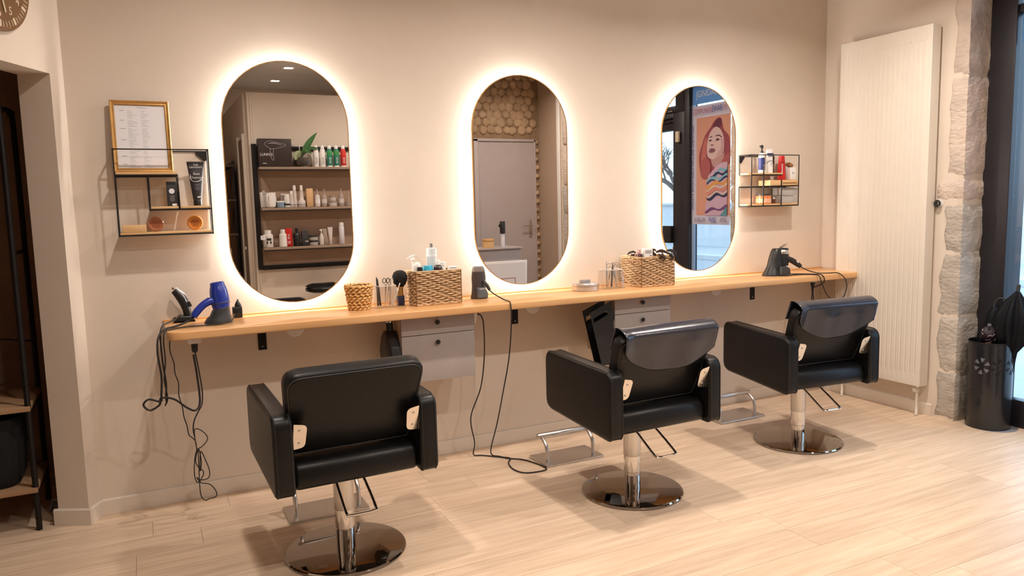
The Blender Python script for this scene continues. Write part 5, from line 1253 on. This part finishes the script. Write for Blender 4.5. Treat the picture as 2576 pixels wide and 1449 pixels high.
for z in SHZ:
    b_ = G().box((1.848, -3.618, z - 0.014), (1.12, 0.155, 0.024), 0.002).obj('board', M_taupe, t); G().box((1.848, -3.5445, z - 0.030), (1.12, 0.010, 0.010)).obj('edge_rail', M_blackmetal, b_, smooth=False)
Y_ = -3.605
def row_box(nm, lab, x0, x1, z, h_, d_, m, group=None, extra=None):
    t = thing(nm, lab, 'box', ((x0 + x1) / 2, Y_, z + 0.0005), 0, group)
    G().box((0, 0, h_ / 2), (x1 - x0, d_, h_), 0.002).obj('carton', m, t)
    if extra: extra(t, x1 - x0, h_, d_ / 2)
    return t
# the mirror turns the picture round: text on these faces +y (towards the mirror wall)
BACKT = (R(90), 0, R(180))
def dryer_art(t, w_, h_, d2):
    ml = mat('lilac_print_line', (0.42, 0.36, 0.44), 0.4, var=0.05)
    P_ = lambda u, v: ((u) * w_ / 2, d2 + 0.0006, v * h_)       # u to the right of the mirrored picture
    body = [(-.62, .80), (-.50, .88), (-.30, .915), (-.05, .90), (.30, .85), (.62, .79), (.64, .765), (.45, .71), (.15, .66), (-.05, .645), (-.25, .64), (-.45, .70)]
    h = G(); h.tube([P_(u, v) for u, v in body], 0.0022, 5, 3, closed=True); h.obj('printed_dryer', ml, t)
    h = G(); h.tube([P_(u, v) for u, v in [(-.30, .66), (-.30, .45), (-.26, .32), (-.20, .25), (-.10, .24), (-.13, .40), (-.10, .64)]], 0.0022, 5, 3); h.obj('printed_handle', ml, t)
    h = G(); h.tube([P_(u, v) for u, v in [(-.42, .82), (-.1, .84), (.4, .785)]], [0.002, 0.006, 0.002], 6, 4); h.obj('printed_shine', ml, t)
    text('lettering', 'LUNNIS', 0.036, M_w, t, (-0.082, d2 + 0.001, h_ * .43), BACKT, sx=0.9).scale = (-0.9, 1, 1)
    h = G(); h.box((-0.100, d2 + .0006, h_ * .12), (0.034, 0.0006, 0.005)); h.obj('printed_lines', M_w, t, smooth=False)
row_box('dryer_box', 'large black hair dryer box at the left of the mirrored top shelf', 1.290, 1.592, SHZ[0], 0.258, 0.10, mat('black_card', (0.035, 0.024, 0.022), 0.45, var=0.05), extra=dryer_art)
t = thing('orchid_pot', 'orchid leaf in a round glass pot on the mirrored top shelf', 'plant', (1.692, Y_, SHZ[0] + 0.0005))
G().lathe([(0.05, 0), (0.072, .012), (0.085, .05), (0.085, .085), (0.070, .125), (0.062, .135), (0.060, .130), (0.078, .085), (0.078, .05), (0.066, .016), (0, .010)], (0, 0, 0), 28).obj('glass_pot', M_acryl, t)
G().lathe([(0.045, 0.011), (0.065, .03), (0.070, .06), (0.055, .085), (0, .09)], (0, 0, 0), 20).obj('bark_mix', mat('orchid_bark', (0.07, 0.055, 0.045), 0.95, var=0.3, vscale=40, bump=.6), t)
M_leaf = mat('orchid_leaf', (0.035, 0.12, 0.035), 0.35, vscale=8, col2=(0.07, 0.20, 0.06), coat=.2)
M_leaf2 = mat('pale_leaf', (0.28, 0.34, 0.18), 0.5, var=0.12)
def leaf(pts, w_, m):
    c = catmull(pts, 6); n = len(c); h = G(); prev = None
    for i, p in enumerate(c):
        f = i / (n - 1); wd = w_ * math.sin(PI * min(1, f * .93 + .07)) ** .8; tn = (c[min(i + 1, n - 1)] - c[max(i - 1, 0)]).normalized(); sd = tn.cross(Vector((0, 1, 0))).normalized()
        cur = [h.bm.verts.new(p + sd * wd + Vector((0, .004, 0))), h.bm.verts.new(p + Vector((0, -.004, 0))), h.bm.verts.new(p - sd * wd + Vector((0, .004, 0)))]
        if prev: h.skin(prev, cur, False)
        prev = cur
    o = h.obj('leaf', m, t, ang=60); o.modifiers.new('solid', 'SOLIDIFY').thickness = 0.002
leaf([(-0.005, 0, .10), (0.03, .01, .16), (0.08, .01, .24), (0.15, .02, .325)], 0.030, M_leaf)
leaf([(0.0, 0, .12), (0.06, .02, .165), (0.12, .03, .175), (0.165, .03, .17)], 0.012, M_leaf)
leaf([(-0.01, 0, .12), (0.02, .02, .15), (0.06, .03, .14), (0.09, .03, .12)], 0.014, M_leaf)
leaf([(0.0, 0.0, .12), (-0.03, .04, .12), (-0.06, .05, .10), (-0.07, .06, .06)], 0.034, M_leaf2)
h = G(); h.tube([(-0.015, 0, .09), (-0.018, 0, .17), (-0.016, 0, .21)], 0.004, 6, 3); h.obj('stake', M_white, t)
M_green = mat('green_plastic', (0.03, 0.22, 0.16), 0.3, var=0.06); M_green2 = mat('bright_green_plastic', (0.05, 0.30, 0.09), 0.35, var=0.05); M_red2 = mat('bright_red_plastic', (0.60, 0.03, 0.02), 0.3, var=0.05)
ox = [1.826, 1.889, 1.956, 2.022, 2.090]
for x, m, lab in zip(ox, (M_white, M_white, M_green, M_green, M_red2), ('white tall bottle next to the orchid on the mirrored top shelf', 'white tall bottle, second from the orchid on the mirrored top shelf', 'green tall bottle next to the white ones on the mirrored top shelf', 'green tall bottle next to the red one on the mirrored top shelf', 'red tall bottle at the right of the mirrored top shelf')):
    def e_(t, m=m):
        if m is M_green:
            h = G(); h.lathe([(0.0262, .11), (0.0268, .112), (0.0268, .150), (0.0262, .152)], (0, 0, 0), 20); h.obj('label_band', M_green2, t)
        lines(t, 0.0272, .085, 5, 0.022, 0.012, M_ink if m is M_white else M_w, 0.004)
    prod('shampoo_bottle', lab, 'bottle', (x, Y_, SHZ[0] + 0.0005), [(0.024, 0), (0.026, .003), (0.026, .155), (0.020, .168), (0.016, .172), (0, .172)], m, [(0.0165, .1725), (0.018, .173), (0.017, .195), (0.009, .206), (0, .208)], M_white, (0.0, .012, 0.026), M_white, 'tall bottles on the mirrored top shelf', extra=e_)
# middle shelf
z2 = SHZ[1] + 0.0005
t = thing('white_jug', 'white glossy mixing jug at the left of the mirrored middle shelf', 'jug', (1.378, Y_ + .02, z2)); t.scale = (.86, .86, 1)
G().lathe([(0.040, 0), (0.052, .01), (0.062, .07), (0.056, .125), (0.058, .140), (0.053, .138), (0.050, .120), (0.055, .07), (0.045, .015), (0, .012)], (0, 0, 0), 28).obj('body', M_white, t)
G().tube([(-0.03, .045, .118), (-0.045, .07, .11), (-0.045, .072, .06), (-0.03, .05, .035)], 0.007, 8, 5).obj('handle', M_white, t)
t = thing('white_bag', 'crumpled white bag behind the jug on the mirrored middle shelf', 'bag', (1.314, Y_ - 0.02, z2))
h = G(); h.prism(rpoly([(-0.020, 0), (0.030, 0), (0.026, 0.13), (0.004, 0.165), (-0.010, 0.14), (-0.024, 0.145)], 0.008, 3), -0.025, -0.001, XZ, 0.008, 3); h.obj('bag', M_white, t)
G().prism(rpoly([(-0.006, .12), (0.03, .125), (0.02, .165), (0.0, .155)], .004, 3), 0.0, 0.0012, XZ).obj('logo_patch', M_silver, t)
prod('blue_tub', 'low blue tub with white lid on the mirrored middle shelf', 'tub', (1.466, Y_ + .03, z2), [(0.031, 0), (0.033, .002), (0.033, .046), (0, .046)], mat('powder_blue', (0.22, 0.32, 0.44), 0.35, var=0.04), [(0.0335, .0465), (0.035, .047), (0.035, .060), (0, .062)], M_white)
M_pearl = mat('pearl_plastic', (0.60, 0.55, 0.52), 0.35, var=0.05); M_taupep = mat('taupe_plastic', (0.34, 0.27, 0.23), 0.35, var=0.06)
prod('cream_jar', 'grey jar behind the blue tub on the mirrored middle shelf', 'jar', (1.500, Y_ - .03, z2), [(0.024, 0), (0.026, .002), (0.026, .11), (0, .112)], M_taupep, [(0.0255, .1125), (0.027, .113), (0.027, .130), (0, .132)], M_pearl)
prod('cream_jar', 'white tapered jar right of the blue tub on the mirrored middle shelf', 'jar', (1.528, Y_ + .018, z2), [(0.027, 0), (0.028, .002), (0.023, .125), (0, .126)], M_white, (lambda: None)() or [(0.0285, .018), (0.029, .019), (0.029, .034), (0.0285, .035)], M_box)
for x, lab, r_, hs in ((1.571, 'slim white bottle on the mirrored middle shelf', .020, .9), (1.604, 'white stepped spray bottle on the mirrored middle shelf, left one', .023, 1.0), (1.669, 'white stepped spray bottle with a wide base on the mirrored middle shelf', .035, 1.0)):
    k = 1.0 if hs == 1 else .75
    prod('stepped_bottle', lab, 'bottle', (x, Y_ + (0.02 if hs < 1 else 0), z2), [(r_, 0), (r_ + .001, .002), (r_ + .001, .055 * k), (r_ * .82 if r_ < .03 else .020, .075 * k), (0.019, .12 * k), (0.016, .155 * k), (0, .156 * k)], M_pearl, [(0.0125, .157 * k), (0.014, .158 * k), (0.013, .205 * k), (0, .207 * k)], M_white, (.018, .026, r_ + .0006), M_ink, 'stepped pale bottles on the mirrored middle shelf')
row_box('wooden_case', 'upright pale wooden case on the mirrored middle shelf', 1.712, 1.772, z2 - .0005, 0.174, 0.06, mat('blond_wood', (0.60, 0.38, 0.20), 0.5, var=0.1, vscale=5, stretch=(8, 8, 1)))
for x, lab, kk in ((1.818, 'pearl serum bottle right of the wooden case, mirrored middle shelf', 1.0), (1.884, 'taupe serum bottle with thin top, mirrored middle shelf', 1.0), (2.050, 'taupe ribbed spray bottle near the right end, mirrored middle shelf', 1.02)):
    prod('serum_bottle', lab, 'bottle', (x, Y_, z2), [(0.024, 0), (0.026, .002), (0.026, .095 * kk), (0.016, .115 * kk), (0, .116)], M_pearl if x < 1.85 else M_taupep, [(0.010, .1165), (0.009, .120), (0.006, .168 * kk), (0, .170 * kk)], M_taupep, (.03, .07, .026), M_white if x < 1.85 else M_pearl)
for k, lab in enumerate(('lower of two stacked pearl jars, mirrored middle shelf', 'upper of two stacked pearl jars, mirrored middle shelf')):
    prod('cream_jar', lab, 'jar', (1.966, Y_, z2 + k * 0.0515), [(0.040 - .010 * k, 0), (0.041 - .010 * k, .002), (0.041 - .010 * k, .032), (0, .033)], M_pearl, [(0.0405 - .010 * k, .0335), (0.042 - .010 * k, .034), (0.042 - .010 * k, .050), (0, .051)], M_taupep, n=28)
prod('cream_jar', 'taupe jar at the right end of the mirrored middle shelf', 'jar', (2.122, Y_, z2), [(0.030, 0), (0.032, .002), (0.032, .04), (0, .041)], M_taupep, [(0.012, .0415), (0.010, .045), (0.006, .15), (0, .152)], M_taupep)
# lower shelf
z3 = SHZ[2] + 0.0005
def e_(t):
    h = G(); h.box((0, 0.0462, 0.075), (0.044, 0.001, 0.022)); h.box((-0.016, 0.0462, 0.045), (0.014, 0.001, 0.022)); h.box((0.016, 0.0462, 0.045), (0.014, 0.001, 0.022)); stuff(h.obj('printed_panel', M_box, t, smooth=False))
prod('powder_canister', 'wide white canister with black squares at the left of the mirrored lower shelf', 'canister', (1.338, Y_, z3), [(0.044, 0), (0.046, .003), (0.046, .115), (0.040, .122), (0, .123)], M_white, [(0.030, .1235), (0.031, .124), (0.031, .160), (0, .162)], M_white, n=28, extra=e_)
t = thing('shelf_tag', 'white price tag clipped to the upright of the mirrored lower shelf', 'tag', (1.282, -3.532, 1.118)); G().box((0, 0, 0.020), (0.042, 0.002, 0.040)).obj('card', M_paper, t, smooth=False); G().box((0.0, -0.004, 0.002), (0.012, 0.008, 0.012), 0.001).obj('clip', M_satin, t); G().box((0, 0.0012, 0.022), (0.026, 0.0004, 0.004)).obj('printed_line', M_ink, t, smooth=False)
prod('shampoo_bottle', 'white square shouldered bottle beside the red box, mirrored lower shelf', 'bottle', (1.472, Y_ + .02, z3), [(0.034, 0), (0.036, .002), (0.034, .118), (0.026, .124), (0, .125)], M_white, [(0.021, .1255), (0.022, .126), (0.022, .163), (0, .165)], M_white)
def e_(t, w_, h_, d2):
    text('lettering', 'AMI', 0.030, M_w, t, (0, d2 + 0.001, h_ * .55), (R(90), R(90), R(180))).scale = (1, 1, 1)
    lines(t, d2 + .0006, h_ * .28, 3, 0.03, 0.010, M_w, 0.004)
row_box('product_box', 'tall red box with white letters on the mirrored lower shelf', 1.497, 1.556, z3 - .0005, 0.172, 0.05, M_red, extra=e_)
prod('oil_bottle', 'glossy black bottle with narrow neck on the mirrored lower shelf', 'bottle', (1.604, Y_, z3), [(0.030, 0), (0.032, .003), (0.032, .100), (0.024, .122), (0.013, .130), (0, .131)], M_black, [(0.0125, .1315), (0.013, .132), (0.012, .170), (0, .172)], M_black)
row_box('product_box', 'black box with a small silver label on the mirrored lower shelf', 1.648, 1.712, z3 - .0005, 0.142, 0.05, M_box, extra=lambda t, w_, h_, d2: G().box((0.012, d2 + .0006, h_ * .30), (0.030, 0.001, 0.012)).obj('label', M_silver, t, smooth=False))
for k, lab in enumerate(('lower of two stacked grey jars, mirrored lower shelf', 'upper of two stacked grey jars, mirrored lower shelf')):
    prod('cream_jar', lab, 'jar', (1.762, Y_, z3 + k * 0.049), [(0.041, 0), (0.042, .002), (0.042, .030), (0, .031)], M_silver, [(0.0415, .0315), (0.043, .032), (0.043, .047), (0, .048)], M_charcoal, n=28)
prod('pump_bottle', 'white pump bottle right of the grey jars, mirrored lower shelf', 'bottle', (1.840, Y_, z3), [(0.020, 0), (0.022, .002), (0.022, .085), (0.012, .105), (0, .106)], M_pearl, extra=pump_top(0.100, M_white))
t = thing('cream_tube', 'dark taupe tube right of the white pump bottle, mirrored lower shelf', 'tube', (1.884, Y_, z3)); t.rotation_euler = (0, R(-6), 0)
G().box((0, 0, 0.078), (0.042, 0.03, 0.156), 0.006).obj('body', M_taupep, t); G().lathe([(0.012, 0.0), (0.013, .004), (0.013, -.0)][:2], (0, 0, 0.004), 12).obj('cap', M_charcoal, t)
t = thing('cream_tube', 'white tapered tube standing on its cap, mirrored lower shelf', 'tube', (1.924, Y_ + .01, z3))
G().lathe([(0.012, 0), (0.013, .002), (0.013, .035), (0, .036)], (0, 0, 0), 16).obj('cap', M_pearl, t)
h = G(); prev = None
for z, wx, wy in ((0.0365, .013, .013), (0.09, .020, .013), (0.16, .024, .003), (0.17, .024, .002)):
    cur = h.ring([(wx * math.cos(2 * PI * k / 20), wy * math.sin(2 * PI * k / 20), z) for k in range(20)])
    if prev: h.skin(prev, cur)
    else: h.cap(cur[::-1])
    prev = cur
h.cap(prev); h.obj('body', M_pearl, t)
prod('hairspray_can', 'tall slim white can alone at the right of the mirrored lower shelf', 'can', (2.038, Y_, z3), [(0.024, 0), (0.026, .003), (0.026, .170), (0.022, .176), (0, .177)], mat('lilac_white', (0.66, 0.63, 0.68), 0.35, var=0.03), [(0.021, .1775), (0.023, .178), (0.022, .210), (0, .213)], M_white)
# stool under the shelf
t = thing('saddle_stool', 'round black saddle stool below the product shelf, in the left mirror', 'stool', (1.80, -3.46, 0))
h = G(); h.grid(lambda a, b: ((lambda r_, th: (r_ * .170 * math.cos(th), r_ * .155 * math.sin(th), 0.640 + 0.045 * (1 - r_ ** 4) + 0.02 * r_ * r_ * math.cos(2 * th)))(b, 2 * PI * a)), 40, 10, True); h.lathe([(0.168, .640), (0.165, .615), (0.12, .600), (0, .600)], (0, 0, 0), 40); h.obj('seat', M_leather, t, ang=60)
G().cyl((0, 0, 0.08), (0, 0, 0.60), 0.022, 0.022, 16).obj('column', M_chrome, t)
for k in range(5):
    a = 2 * PI * k / 5; G().tube([(0, 0, 0.10), (0.15 * math.cos(a), 0.15 * math.sin(a), 0.075)], [0.018, 0.012], 8, 1).obj('foot', M_black, t)
    G().lathe([(0.026, -0.012), (0.028, -.008), (0.028, .008), (0.026, .012)], (0.15 * math.cos(a), 0.15 * math.sin(a), 0.029), 14, (-math.sin(a), math.cos(a), 0)).obj('castor', M_black, t)

# ------------------------------------------------------------------ poster and signs in the shop window
PXX = 4.902
t = thing('window_poster', 'tall portrait poster of a red-haired woman hanging in the shop window, in the right mirror', 'poster', (PXX, -1.784, 1.170)); t.scale = (1, 1.10, 1)
PWd, PHt = 0.452, 1.075
lay = [0]
def flat(name, pts, m, z=None, lift=None):
    """pts in metres: u along +y from the poster's left edge as the mirror shows it, v up"""
    lay[0] += 1; l = lay[0] * 0.00035
    h = G(); h.prism(pts, -l, -l - 0.0003, lambda u, v, w: (w, u, v)); return h.obj(name, m, t, smooth=False)
pk = lambda n, c, tr=0.35: print_mat(n, c, tr)
flat('sheet', [(0, 0), (PWd, 0), (PWd, PHt), (0, PHt)], pk('poster_white', (0.72, 0.66, 0.70)))
U = lambda X: 0.048 + (X - 625) / 460 * 0.404
V = lambda Y: 0.083 + (2041 - Y) / (2041 - 570) * 0.882
uv = lambda L_: [(U(a), V(b)) for a, b in L_]
flat('backdrop', [(0.048, 0.083), (PWd, 0.083), (PWd, 0.965), (0.048, 0.965)], pk('poster_peach', (0.82, 0.46, 0.34)))
flat('hair', catmull_2d(uv([(920, 605), (865, 650), (820, 730), (745, 840), (705, 960), (670, 1090), (660, 1210), (672, 1330), (690, 1420), (735, 1475), (800, 1480), (860, 1400), (960, 1330), (1060, 1290), (1078, 1150), (1080, 1000), (1060, 880), (1000, 790), (975, 690), (960, 620)])), pk('poster_hair', (0.42, 0.10, 0.13)))
flat('hair_light', catmull_2d(uv([(760, 860), (720, 960), (700, 1080), (690, 1220), (715, 1360), (760, 1440), (790, 1380), (770, 1240), (760, 1120), (770, 980)])), pk('poster_hair_light', (0.66, 0.22, 0.20)))
flat('hair_dark', catmull_2d(uv([(925, 615), (880, 660), (850, 720), (900, 750), (950, 745), (972, 700), (962, 630)])), pk('poster_hair_dark', (0.20, 0.05, 0.10)))
flat('neck', catmull_2d(uv([(830, 1170), (850, 1290), (900, 1340), (990, 1290), (1000, 1200), (1000, 1060), (900, 1120)])), pk('poster_neck', (0.66, 0.42, 0.42)))
flat('face', catmull_2d(uv([(880, 735), (820, 800), (785, 900), (773, 1000), (772, 1090), (785, 1160), (830, 1200), (890, 1195), (960, 1150), (1000, 1070), (1003, 960), (985, 850), (940, 760)])), pk('poster_skin', (0.84, 0.66, 0.66)))
flat('cheek_shade', catmull_2d(uv([(960, 900), (1000, 950), (1000, 1060), (950, 1150), (890, 1192), (920, 1120), (960, 1040)])), pk('poster_shade', (0.72, 0.50, 0.52)))
for n_, L_ in (('brow', [(800, 895), (815, 868), (845, 862), (845, 875), (818, 882)]), ('brow', [(885, 880), (900, 855), (940, 855), (978, 890), (972, 900), (935, 872), (902, 870)]), ('eye', [(795, 930), (812, 912), (835, 915), (842, 930), (815, 938)]), ('eye', [(890, 935), (905, 908), (930, 905), (945, 928), (920, 938)]), ('nostril', [(820, 1000), (835, 985), (862, 990), (865, 1002), (840, 1000)])):
    flat(n_, uv(L_), pk('poster_brow', (0.14, 0.06, 0.09)))
flat('lips', catmull_2d(uv([(800, 1085), (820, 1048), (850, 1040), (885, 1062), (880, 1090), (850, 1108), (815, 1105)])), pk('poster_lips', (0.36, 0.16, 0.20)))
flat('lip_line', uv([(812, 1078), (850, 1070), (884, 1076), (850, 1080)]), pk('poster_brow', (0.14, 0.06, 0.09)))
flat('ear', catmull_2d(uv([(985, 1060), (1010, 1060), (1005, 1110), (980, 1120)])), pk('poster_neck', (0.66, 0.42, 0.42)))
for L_ in ([(690, 1250), (740, 1180), (800, 1210), (830, 1320), (800, 1460), (730, 1490), (690, 1430), (700, 1330)], [(1000, 1200), (1070, 1130), (1074, 1270), (1000, 1320), (960, 1290)]):
    flat('hair_wave', catmull_2d(uv(L_)), pk('poster_hair_mid', (0.54, 0.16, 0.17)))
sh = [(1053, 1262), (985, 1262), (920, 1300), (860, 1370), (800, 1440), (778, 1520), (800, 1640), (780, 1800), (760, 1900), (757, 2041), (1053, 2041)]
flat('blouse', uv(sh), pk('poster_lilac', (0.76, 0.56, 0.72)))
def wave(y0, amp, th, m, ph, name='blouse_wave', xl=778):
    top = [(xl + (1053 - xl) * k / 24, y0 - (k / 24) * 60 + amp * math.sin(ph + k / 24 * 9.0)) for k in range(25)]
    bot = [(x, y + th * (0.8 + 0.3 * math.sin(ph + x * .03))) for x, y in top][::-1]
    flat(name, uv(top + bot), m)
wave(1385, 18, 90, pk('poster_sky', (0.30, 0.62, 0.76)), .5, xl=880); wave(1440, 22, 60, pk('poster_navy', (0.05, 0.06, 0.16)), 1.2, xl=830); wave(1500, 22, 55, pk('poster_sky', (0.30, 0.62, 0.76)), 2.2)
wave(1540, 26, 30, pk('poster_navy', (0.05, 0.06, 0.16)), 2.6); wave(1575, 24, 70, pk('poster_orange', (0.85, 0.46, 0.14)), 1.0); wave(1640, 26, 30, pk('poster_cream', (0.86, 0.74, 0.62)), 1.5)
wave(1670, 24, 60, pk('poster_coral', (0.80, 0.36, 0.30)), 1.2); wave(1735, 30, 26, pk('poster_cream', (0.86, 0.74, 0.62)), .6); wave(1762, 32, 48, pk('poster_navy', (0.05, 0.06, 0.16)), .4)
wave(1960, 24, 40, pk('poster_purple', (0.24, 0.10, 0.32)), 2.0, xl=760)
flat('blouse_wave', uv([(1053, 1900), (1000, 1990), (960, 2041), (1053, 2041)]), pk('poster_teal', (0.16, 0.42, 0.52)))
t2 = t
for body, u, v, s, m, rz in (('COMMUNIER', 0.135, 1.020, 0.074, pk('poster_rose', (0.62, 0.26, 0.34)), 0), ('SWAR', 0.315, 1.022, 0.080, pk('poster_blue', (0.06, 0.10, 0.42)), 0), ('PIT', 0.415, 1.020, 0.076, pk('poster_rose', (0.62, 0.26, 0.34)), 0), ('AVALAN', 0.115, 0.040, 0.066, pk('poster_navy2', (0.25, 0.22, 0.30)), 0), ('FRISE', 0.265, 0.040, 0.070, pk('poster_blue', (0.06, 0.10, 0.42)), 0), ('AMA', 0.395, 0.040, 0.066, pk('poster_navy2', (0.25, 0.22, 0.30)), 0)):
    text('lettering', body, s, m, t, (-0.022, u, v), (R(90), 0, R(90)), ext=0.0003, sx=0.55)
text('lettering', 'HAPPINESS BALZAN CREATIONS STUDIO', 0.040, pk('poster_blue2', (0.10, 0.12, 0.36)), t, (-0.022, 0.024, 0.52), (0, R(90), R(90)), ext=0.0003, sx=1.05)
t = thing('window_sign', 'pale blue frosted sign band with white script above the poster, in the right mirror', 'sign', (4.900, -1.795, 2.262))
h = G(); h.prism([(0, 0), (0.59, 0), (0.59, 0.165), (0, 0.165)], 0.0, 0.003, YZ); h.obj('band', print_mat('frosted_blue', (0.30, 0.46, 0.60), 0.7), t, smooth=False)
text('lettering', 'JGINIDAU', 0.085, mat('white_script', (0.8, 0.85, 0.9), 0.5, var=.01), t, (-0.002, 0.20, 0.085), (R(90), 0, R(90)), ext=0.0004, sx=0.75)
